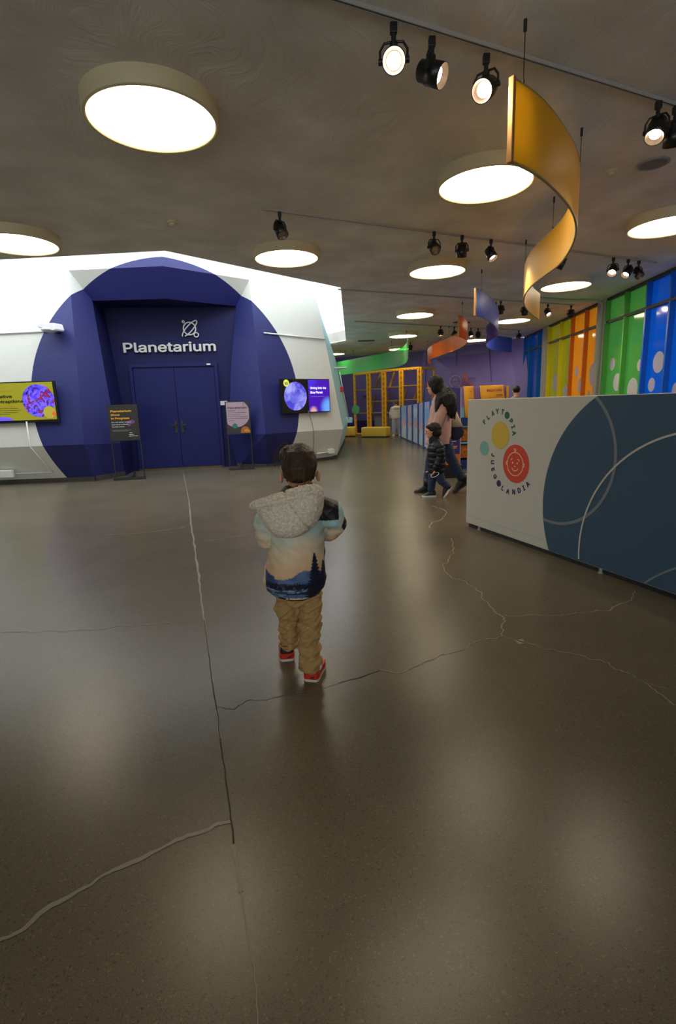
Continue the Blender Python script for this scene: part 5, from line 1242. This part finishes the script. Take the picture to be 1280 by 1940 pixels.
bm.faces.new(rows[0]); bm.faces.new(rows[-1][::-1])
tube(bm, spline([(-.352, 2.04, .818), (-.30, 2.005, .845), (-.244, 1.99, .862), (-.19, 1.985, .878), (-.13, 1.99, .892), (-.09, 2.0, .893), (-.066, 2.02, .872)], 4), .016, 10)
def hooddisp(p, n):
    sx, sz = p.x + .158 + (.80 - p.z) * -.62, p.z
    seam = -.010 * math.exp(-(sx / .006) ** 2) if p.y < 2.03 else 0
    return .0030 * noise.noise(p * 170) + .0024 * noise.noise(p * 320) + .003 * noise.noise(p * 22) + seam
hd = fuse(bm, .0036, 2, hooddisp)
def hoodcol(p, n):
    c = V(*srgb(238, 222, 196)[:3]); return c * (.86 + .32 * noise.noise(p * 210) + .2 * noise.noise(p * 90))
meshobj('hood', paint(hd, hoodcol), mat('sherpa_fleece', (.5, .4, .3), .95, attr='Col', spec=.1), boy)['label'] = 'cream sherpa fleece hood'
# trousers
bm = BM()
trunk(bm, [(-.19, 2.15, .36, .09, .075), (-.19, 2.15, .40, .098, .085), (-.19, 2.15, .46, .10, .085)])
limb(bm, [(-.238, 2.155, .39), (-.242, 2.165, .33), (-.243, 2.185, .27), (-.243, 2.205, .225), (-.25, 2.235, .165), (-.262, 2.268, .105)], [.054, .052, .049, .046, .043, .043], 16, capr=True)
limb(bm, [(-.143, 2.148, .39), (-.143, 2.14, .33), (-.144, 2.13, .27), (-.146, 2.122, .22), (-.150, 2.112, .14), (-.154, 2.104, .075)], [.057, .056, .053, .050, .049, .049], 16)
def pdisp(p, n):
    a = noise.noise(V(p.x * 13, p.y * 9, p.z * 34 + p.x * 14)); b = noise.noise(V(p.x * 26, p.y * 20, p.z * 62 - p.x * 25)); return .0190 * a * abs(a) ** .2 + .0110 * b
tm = fuse(bm, .0042, 3, pdisp)
meshobj('trousers', tm, mat('tan_twill', srgb(172, 136, 82), .85, bump=.12, bscale=300), boy)
for pts, r_c in (([(-.262, 2.268, .094)], .043), ([(-.154, 2.104, .058)], .047)):
    c = V(*pts[0]); bm = BM(); tube(bm, [c + V(math.cos(t * math.pi / 12) * (r_c + .001), math.sin(t * math.pi / 12) * (r_c + .001), 0) for t in range(24)], .004, 6, True); obj('hem', bm, MATS['tan_twill'], boy, True)
M_RED = mat('shoe_red', srgb(196, 40, 20), .45)
for hl, d_, lb in (((-.272, 2.262, 0), (-.12, 1, 0), 'left shoe, black with a red heel band'), ((-.150, 2.068, 0), (.22, 1, 0), 'right shoe, black with a red heel band')):
    s_ = shoe(boy, hl, d_, .168, .078, M_SHOEB, M_SOLE, M_RED, hi=.092, label=lb)
    d_ = V(*d_).normalized(); sd_ = V(d_.y, -d_.x, 0); bm = BM(); box(bm, V(*hl) + d_ * .045 + sd_ * .036 + V(0, 0, .06), (.012, .03, .022), (sd_, d_, V(0, 0, 1)), .004); obj('strap_tab', bm, M_SOLEW, s_)
    bm = BM(); h0 = V(*hl) - d_ * .0035; tube(bm, [h0 + sd_ * -.002 + V(0, 0, .021), h0 + sd_ * .012 + V(0, 0, .025), h0 + sd_ * .022 + V(0, 0, .031) + d_ * .004], [.001, .003, .0008], 6); obj('heel_mark', bm, M_BLACK, s_)

# ---- the woman walking left
wom = thing('person', (1.38, 6.7, 0), 'woman with a dark ponytail in a long pale pink coat, walking left', 'person')
WF = V(-.78, .62, -.05)
bm = BM(); head(bm, (1.305, 6.73, 1.395), WF, .098, (.80, 1.0, 1.2)); limb(bm, [(1.33, 6.72, 1.34), (1.37, 6.71, 1.22)], [.052, .06])
trunk(bm, [(1.37, 6.7, .72, .10, .14), (1.38, 6.7, .9, .10, .14), (1.39, 6.7, 1.1, .09, .15), (1.38, 6.7, 1.22, .06, .09)])
limb(bm, [(1.38, 6.56, 1.16), (1.30, 6.50, .92), (1.215, 6.49, .72)], [.045, .038, .028]); hand(bm, (1.212, 6.49, .725), (-.22, .0, -1), (-1, .3, .2), .95, .5, -1)
limb(bm, [(1.40, 6.86, 1.16), (1.47, 6.90, .95), (1.50, 6.86, .80)], [.045, .038, .03]); hand(bm, (1.50, 6.86, .80), (.1, 0, -1), (-1, 0, 0), .95, .9, 1)
limb(bm, [(1.35, 6.76, .78), (1.27, 6.77, .45), (1.215, 6.765, .12)], [.075, .052, .04]); limb(bm, [(1.39, 6.64, .78), (1.50, 6.65, .47), (1.655, 6.655, .19)], [.075, .052, .04])
meshobj('body', fuse(bm, .006, 3), M_SKIN, wom); eyes((1.305, 6.73, 1.395), WF, .098, wom)
bm = BM(); ball(bm, (1.315, 6.71, 1.438), (.100, .098, .100), None, 24); ball(bm, (1.345, 6.70, 1.37), (.082, .09, .10), None, 18); ball(bm, (1.29, 6.665, 1.40), (.05, .05, .09), None, 14)
limb(bm, [(1.40, 6.66, 1.35), (1.42, 6.60, 1.31), (1.435, 6.55, 1.235), (1.45, 6.525, 1.15), (1.475, 6.52, 1.07), (1.485, 6.53, 1.0)], [.05, .08, .115, .095, .06, .02], 14)
limb(bm, [(1.37, 6.60, 1.26), (1.325, 6.53, 1.20), (1.295, 6.50, 1.14), (1.275, 6.49, 1.08)], [.07, .06, .035, .012], 12)
for k in range(40):      # loose ends of the ponytail
    a = rnd.uniform(0, 6.28); x0, y0 = 1.445 + .085 * math.cos(a), 6.535 + .055 * math.sin(a)
    limb(bm, [(1.43 + .03 * math.cos(a), 6.56 + .03 * math.sin(a), 1.27), (x0, y0, 1.2), (x0 + rnd.uniform(-.01, .03), y0 - .01, 1.10), (x0 * .6 + 1.475 * .4 + rnd.uniform(-.02, .03), y0, rnd.uniform(.96, 1.06))], [.016, .016, .011, .004], 6)
meshobj('hair', fuse(bm, .005, 1, lambda p, n: .010 * noise.noise(V(p.x * 42, p.y * 42, p.z * 9))), M_HAIRD, wom)
bm = BM()
trunk(bm, [(1.345, 6.7, .655, .165, .20), (1.345, 6.7, .70, .165, .20), (1.36, 6.7, .85, .155, .195), (1.375, 6.7, 1.0, .145, .19), (1.385, 6.7, 1.12, .135, .19), (1.38, 6.7, 1.2, .11, .16), (1.365, 6.705, 1.27, .075, .09)], 28)
limb(bm, [(1.385, 6.57, 1.17), (1.35, 6.515, 1.06), (1.295, 6.495, .92), (1.235, 6.49, .78), (1.22, 6.49, .74)], [.075, .072, .064, .055, .05], 14)
limb(bm, [(1.40, 6.84, 1.17), (1.45, 6.89, 1.02), (1.475, 6.90, .93), (1.49, 6.87, .85)], [.075, .07, .062, .052], 14)
M_COAT = mat('pink_coat', srgb(184, 146, 138), .85, bump=.08, bscale=200)
meshobj('coat', fuse(bm, .006, 3, lambda p, n: .010 * noise.noise(V(p.x * 11, p.y * 11, p.z * 5)) + .004 * noise.noise(V(p.x * 24, p.y * 24, p.z * 18))), M_COAT, wom)['label'] = 'long pale pink coat'
bm = BM(); limb(bm, [(1.35, 6.76, .78), (1.27, 6.77, .45), (1.222, 6.768, .16)], [.095, .072, .06]); limb(bm, [(1.39, 6.64, .78), (1.50, 6.65, .47), (1.645, 6.655, .205)], [.095, .074, .058])
meshobj('jeans', fuse(bm, .007, 2, lambda p, n: .005 * noise.noise(V(p.x * 16, p.y * 16, p.z * 26))), M_JEANS, wom)
def boot(heel, d, pitch, par, toe_up=0):
    s_ = shoe(par, heel, d, .245, .088, M_SHOEB, M_SOLE if False else mat('boot_sole', (.02, .02, .02), .7), pitch=pitch, hi=.115, toe_up=toe_up); return s_
boot((1.285, 6.77, 0), (-1, .02, 0), 0, wom); boot((1.78, 6.655, 0), (-1, .0, 0), .62, wom)
for a, b in (((1.225, 6.768, .09), (1.222, 6.768, .19)), ((1.70, 6.655, .17), (1.652, 6.655, .235))):
    bm = BM(); cyl(bm, a, b, .056, .062, seg=18); obj('boot_shaft', bm, M_SHOEB, wom, True)
tb = thing('tote_bag', (1.58, 6.88, .7), 'off-white tote bag with a navy bottom and strap, hanging beside the woman', 'bag')
def bag(zlo, zhi, m, nm):
    bm = BM(); prof = [(1.155, 1.52, 1.565), (1.09, 1.525, 1.615), (.98, 1.53, 1.665), (.86, 1.535, 1.715), (.85, 1.535, 1.72), (.78, 1.54, 1.735), (.73, 1.55, 1.715), (.69, 1.56, 1.65)]
    prof = [p for p in prof if zlo - .001 <= p[0] <= zhi + .001]; rows = []
    for z, a, b in prof:
        w_ = .055 * min(1, .25 + (1.16 - z) / .25); rows.append([bm.verts.new(((a + b) / 2 + (b - a) / 2 * math.copysign(abs(math.cos(t)) ** .6, math.cos(t)), 6.88 + w_ * math.sin(t), z)) for t in [2 * math.pi * i / 20 for i in range(20)]])
    for p_, q_ in zip(rows, rows[1:]):
        for k in range(20): bm.faces.new((p_[k], p_[(k + 1) % 20], q_[(k + 1) % 20], q_[k]))
    bm.faces.new(rows[0]); bm.faces.new(rows[-1][::-1]); return obj(nm, bm, m, tb, True)
bag(.86, 2, mat('canvas', srgb(196, 186, 160), .85, bump=.1, bscale=300), 'canvas_body'); bag(0, .86, mat('canvas_navy', (.012, .016, .04), .8), 'navy_bottom')
bm = BM(); tube(bm, spline([(1.535, 6.80, .86), (1.525, 6.79, 1.0), (1.52, 6.79, 1.12), (1.47, 6.80, 1.25), (1.44, 6.83, 1.29), (1.45, 6.90, 1.26), (1.52, 6.92, 1.10)], 4), .015, 8); obj('strap', bm, MATS['canvas_navy'], tb, True)

# ---- the child in the puffer jacket
kid = thing('person', (1.27, 6.38, 0), 'dark-haired child in a black quilted puffer jacket walking left beside the woman', 'person')
KF = V(-1, .12, -.12)
bm = BM(); head(bm, (1.205, 6.38, .842), KF, .078, (.82, 1.0, 1.15)); limb(bm, [(1.235, 6.38, .80), (1.25, 6.38, .70)], [.04, .045])
trunk(bm, [(1.26, 6.38, .33, .07, .09), (1.26, 6.38, .5, .075, .095), (1.255, 6.38, .68, .06, .09)])
limb(bm, [(1.27, 6.29, .66), (1.29, 6.255, .52), (1.225, 6.245, .375)], [.036, .03, .024]); hand(bm, (1.222, 6.245, .372), (-.5, 0, -1), (-1, .3, .5), .68, .9, -1)
limb(bm, [(1.27, 6.47, .66), (1.26, 6.50, .5), (1.20, 6.48, .38)], [.036, .03, .024]); hand(bm, (1.20, 6.48, .38), (-.4, 0, -1), (-1, 0, .3), .68, .7, 1)
limb(bm, [(1.25, 6.42, .36), (1.21, 6.42, .2), (1.205, 6.42, .06)], [.05, .036, .028]); limb(bm, [(1.265, 6.34, .36), (1.325, 6.34, .21), (1.415, 6.34, .13)], [.05, .036, .028])
meshobj('body', fuse(bm, .0045, 3), M_SKIN, kid); eyes((1.205, 6.38, .842), KF, .078, kid)
bm = BM(); ball(bm, (1.23, 6.38, .872), (.092, .082, .078), None, 22); ball(bm, (1.258, 6.38, .825), (.068, .078, .065), None, 18)
for s_ in (-1, 1): ball(bm, (1.235, 6.38 + s_ * .06, .835), (.048, .024, .055), None, 12)
ball(bm, (1.16, 6.38, .893), (.03, .06, .03), None, 12)
meshobj('hair', fuse(bm, .005, 2, lambda p, n: .004 * noise.noise(V(p.x * 70, p.y * 70, p.z * 12))), M_HAIRD, kid)
M_PUFF = mat('puffer_black', (.005, .006, .012), .5, spec=.3, bump=.1, bscale=60)
bm = BM(); rings = []
for k in range(41):
    z = .315 + k * .0105; t = (z - .315) / .42; rx = .105 + .012 * math.sin(math.pi * t) - (.05 * max(0, t - .8) / .2); q = 1 - .09 * abs(math.cos(math.pi * (z - .315) / .068)) ** 6; rings.append((1.262, 6.38, z, rx * q, (rx + .018) * q))
trunk(bm, rings, 28); limb(bm, [(1.235, 6.38, .70), (1.232, 6.38, .775)], [.068, .062], 14)
for sg in (-1, 1):
    pts = spline([(1.27, 6.38 + sg * .095, .675), (1.285, 6.38 + sg * .125, .60), (1.29, 6.38 + sg * .13, .53), (1.25, 6.38 + sg * .135, .44), (1.228, 6.38 + sg * .135, .385)], 9)
    limb(bm, pts, [(.058 - .016 * i / len(pts)) * (1 - .13 * abs(math.cos(i * math.pi / 6.0)) ** 6) for i in range(len(pts))], 14)
meshobj('puffer_jacket', fuse(bm, .0045, 2, lambda p, n: .003 * noise.noise(p * 30)), M_PUFF, kid)
bm = BM(); limb(bm, [(1.25, 6.42, .36), (1.21, 6.42, .2), (1.205, 6.42, .095)], [.07, .055, .046]); limb(bm, [(1.265, 6.34, .36), (1.325, 6.34, .21), (1.402, 6.34, .14)], [.07, .055, .044])
meshobj('jeans', fuse(bm, .0055, 2, lambda p, n: .004 * noise.noise(V(p.x * 22, p.y * 22, p.z * 40))), M_JEANS, kid)
shoe(kid, (1.265, 6.42, 0), (-1, 0, 0), .18, .072, M_SHOEB, M_SOLEW, hi=.085)
shoe(kid, (1.52, 6.34, 0), (-1, .05, 0), .18, .072, M_SHOEB, M_SOLEW, hi=.085, pitch=1.0)
lp = tag(obj('wrist_loop', (lambda b: (tube(b, [(1.212 + .048 * math.cos(t), 6.215 + .03 * math.sin(t), .315 + .018 * math.sin(t * 1.0) + .02 * math.cos(t)) for t in [2 * math.pi * i / 24 for i in range(24)]],   .003, 6, True), b)[1])(BM()), M_SOLEW, None, True), 'thin white loop held in the hand of the child in the puffer jacket', 'loop')

# ---- two people further off
fp_ = thing('person', (2.19, 18.35, 0), 'far person in a cream hoodie and pale jeans at the climbing frame', 'person')
bm = BM(); head(bm, (2.17, 18.40, 1.17), (-.3, 1, -.5), .092); limb(bm, [(2.18, 18.37, 1.10), (2.19, 18.35, 1.0)], [.05, .06]); trunk(bm, [(2.19, 18.35, .6, .12, .09), (2.19, 18.35, .85, .12, .09), (2.19, 18.35, 1.02, .10, .07)])
limb(bm, [(2.06, 18.36, .95), (2.01, 18.42, .78), (2.02, 18.55, .66)], [.04, .035, .03]); hand(bm, (2.02, 18.55, .66), (0, 1, -.2), (0, 0, -1), .85, .5); limb(bm, [(2.32, 18.36, .95), (2.37, 18.42, .78), (2.33, 18.55, .68)], [.04, .035, .03]); hand(bm, (2.33, 18.55, .68), (0, 1, -.2), (0, 0, -1), .85, .5, -1)
limb(bm, [(2.12, 18.35, .6), (2.10, 18.34, .08)], [.06, .035]); limb(bm, [(2.27, 18.35, .6), (2.30, 18.36, .08)], [.06, .035]); meshobj('body', fuse(bm, .010, 2), M_SKIN, fp_); eyes((2.17, 18.40, 1.17), (-.3, 1, -.5), .092, fp_)
bm = BM(); ball(bm, (2.175, 18.37, 1.205), (.088, .09, .09), None, 16); meshobj('hair', fuse(bm, .01, 1), mat('ash_hair', (.10, .075, .055), .6), fp_)
bm = BM(); trunk(bm, [(2.19, 18.35, .62, .165, .13), (2.19, 18.35, .66, .18, .14), (2.19, 18.35, .85, .185, .14), (2.19, 18.35, 1.0, .165, .12), (2.185, 18.36, 1.07, .09, .09)]); limb(bm, [(2.06, 18.36, .97), (2.0, 18.42, .78), (2.015, 18.53, .67)], [.075, .065, .05]); limb(bm, [(2.32, 18.36, .97), (2.38, 18.42, .78), (2.335, 18.53, .69)], [.075, .065, .05]); ball(bm, (2.19, 18.25, 1.0), (.11, .06, .07), None, 14)
meshobj('hoodie', fuse(bm, .010, 3), mat('cream_hoodie', srgb(206, 200, 186), .85), fp_)
bm = BM(); limb(bm, [(2.12, 18.35, .6), (2.11, 18.34, .35), (2.09, 18.34, .09)], [.095, .085, .08]); limb(bm, [(2.27, 18.35, .6), (2.285, 18.36, .35), (2.31, 18.36, .09)], [.095, .085, .08]); meshobj('trousers', fuse(bm, .012, 3), mat('pale_jeans', srgb(156, 164, 178), .85), fp_)
shoe(fp_, (2.08, 18.26, 0), (-.15, 1, 0), .25, .1, M_SOLEW, M_SOLEW, hi=.08); shoe(fp_, (2.31, 18.28, 0), (.15, 1, 0), .25, .1, M_SOLEW, M_SOLEW, hi=.08)

mn = thing('person', (4.57, 13.0, 0), 'dark-haired person in a grey shirt showing only head and shoulders over the partition', 'person')
bm = BM(); head(bm, (4.57, 13.03, 1.385), (-.2, 1, -.1), .098); limb(bm, [(4.57, 13.0, 1.32), (4.57, 13.0, 1.18)], [.055, .065]); trunk(bm, [(4.57, 13, .75, .13, .10), (4.57, 13, 1.0, .15, .10), (4.57, 13, 1.18, .12, .08)])
limb(bm, [(4.37, 13, 1.12), (4.32, 13.05, .88), (4.36, 13.22, .75)], [.05, .042, .033]); hand(bm, (4.36, 13.22, .75), (.3, 1, -.1), (0, 0, -1), 1, .5); limb(bm, [(4.77, 13, 1.12), (4.82, 13.05, .88), (4.78, 13.22, .75)], [.05, .042, .033]); hand(bm, (4.78, 13.22, .75), (-.3, 1, -.1), (0, 0, -1), 1, .5, -1)
limb(bm, [(4.49, 13, .75), (4.48, 13, .08)], [.075, .045]); limb(bm, [(4.65, 13, .75), (4.66, 13, .08)], [.075, .045]); meshobj('body', fuse(bm, .010, 2), M_SKIN, mn); eyes((4.57, 13.03, 1.385), (-.2, 1, -.1), .098, mn)
bm = BM(); ball(bm, (4.57, 13.005, 1.415), (.092, .098, .098), None, 18); meshobj('hair', fuse(bm, .01, 1), M_HAIRD, mn)
bm = BM(); trunk(bm, [(4.57, 13, .74, .17, .14), (4.57, 13, 1.0, .19, .14), (4.57, 13, 1.14, .215, .125), (4.57, 13, 1.2, .15, .1), (4.57, 13, 1.245, .085, .08)]); limb(bm, [(4.37, 13, 1.13), (4.33, 13.02, .96)], [.085, .075]); limb(bm, [(4.77, 13, 1.13), (4.81, 13.02, .96)], [.085, .075]); meshobj('shirt', fuse(bm, .010, 3), mat('grey_shirt', srgb(104, 104, 120), .85), mn)
bm = BM(); limb(bm, [(4.49, 13, .76), (4.48, 13, .09)], [.10, .08]); limb(bm, [(4.65, 13, .76), (4.66, 13, .09)], [.10, .08]); meshobj('trousers', fuse(bm, .012, 2), M_JEANS, mn)
shoe(mn, (4.48, 12.93, 0), (-.1, 1, 0), .26, .1, M_SHOEB, M_SOLE, hi=.09); shoe(mn, (4.66, 12.93, 0), (.1, 1, 0), .26, .1, M_SHOEB, M_SOLE, hi=.09)
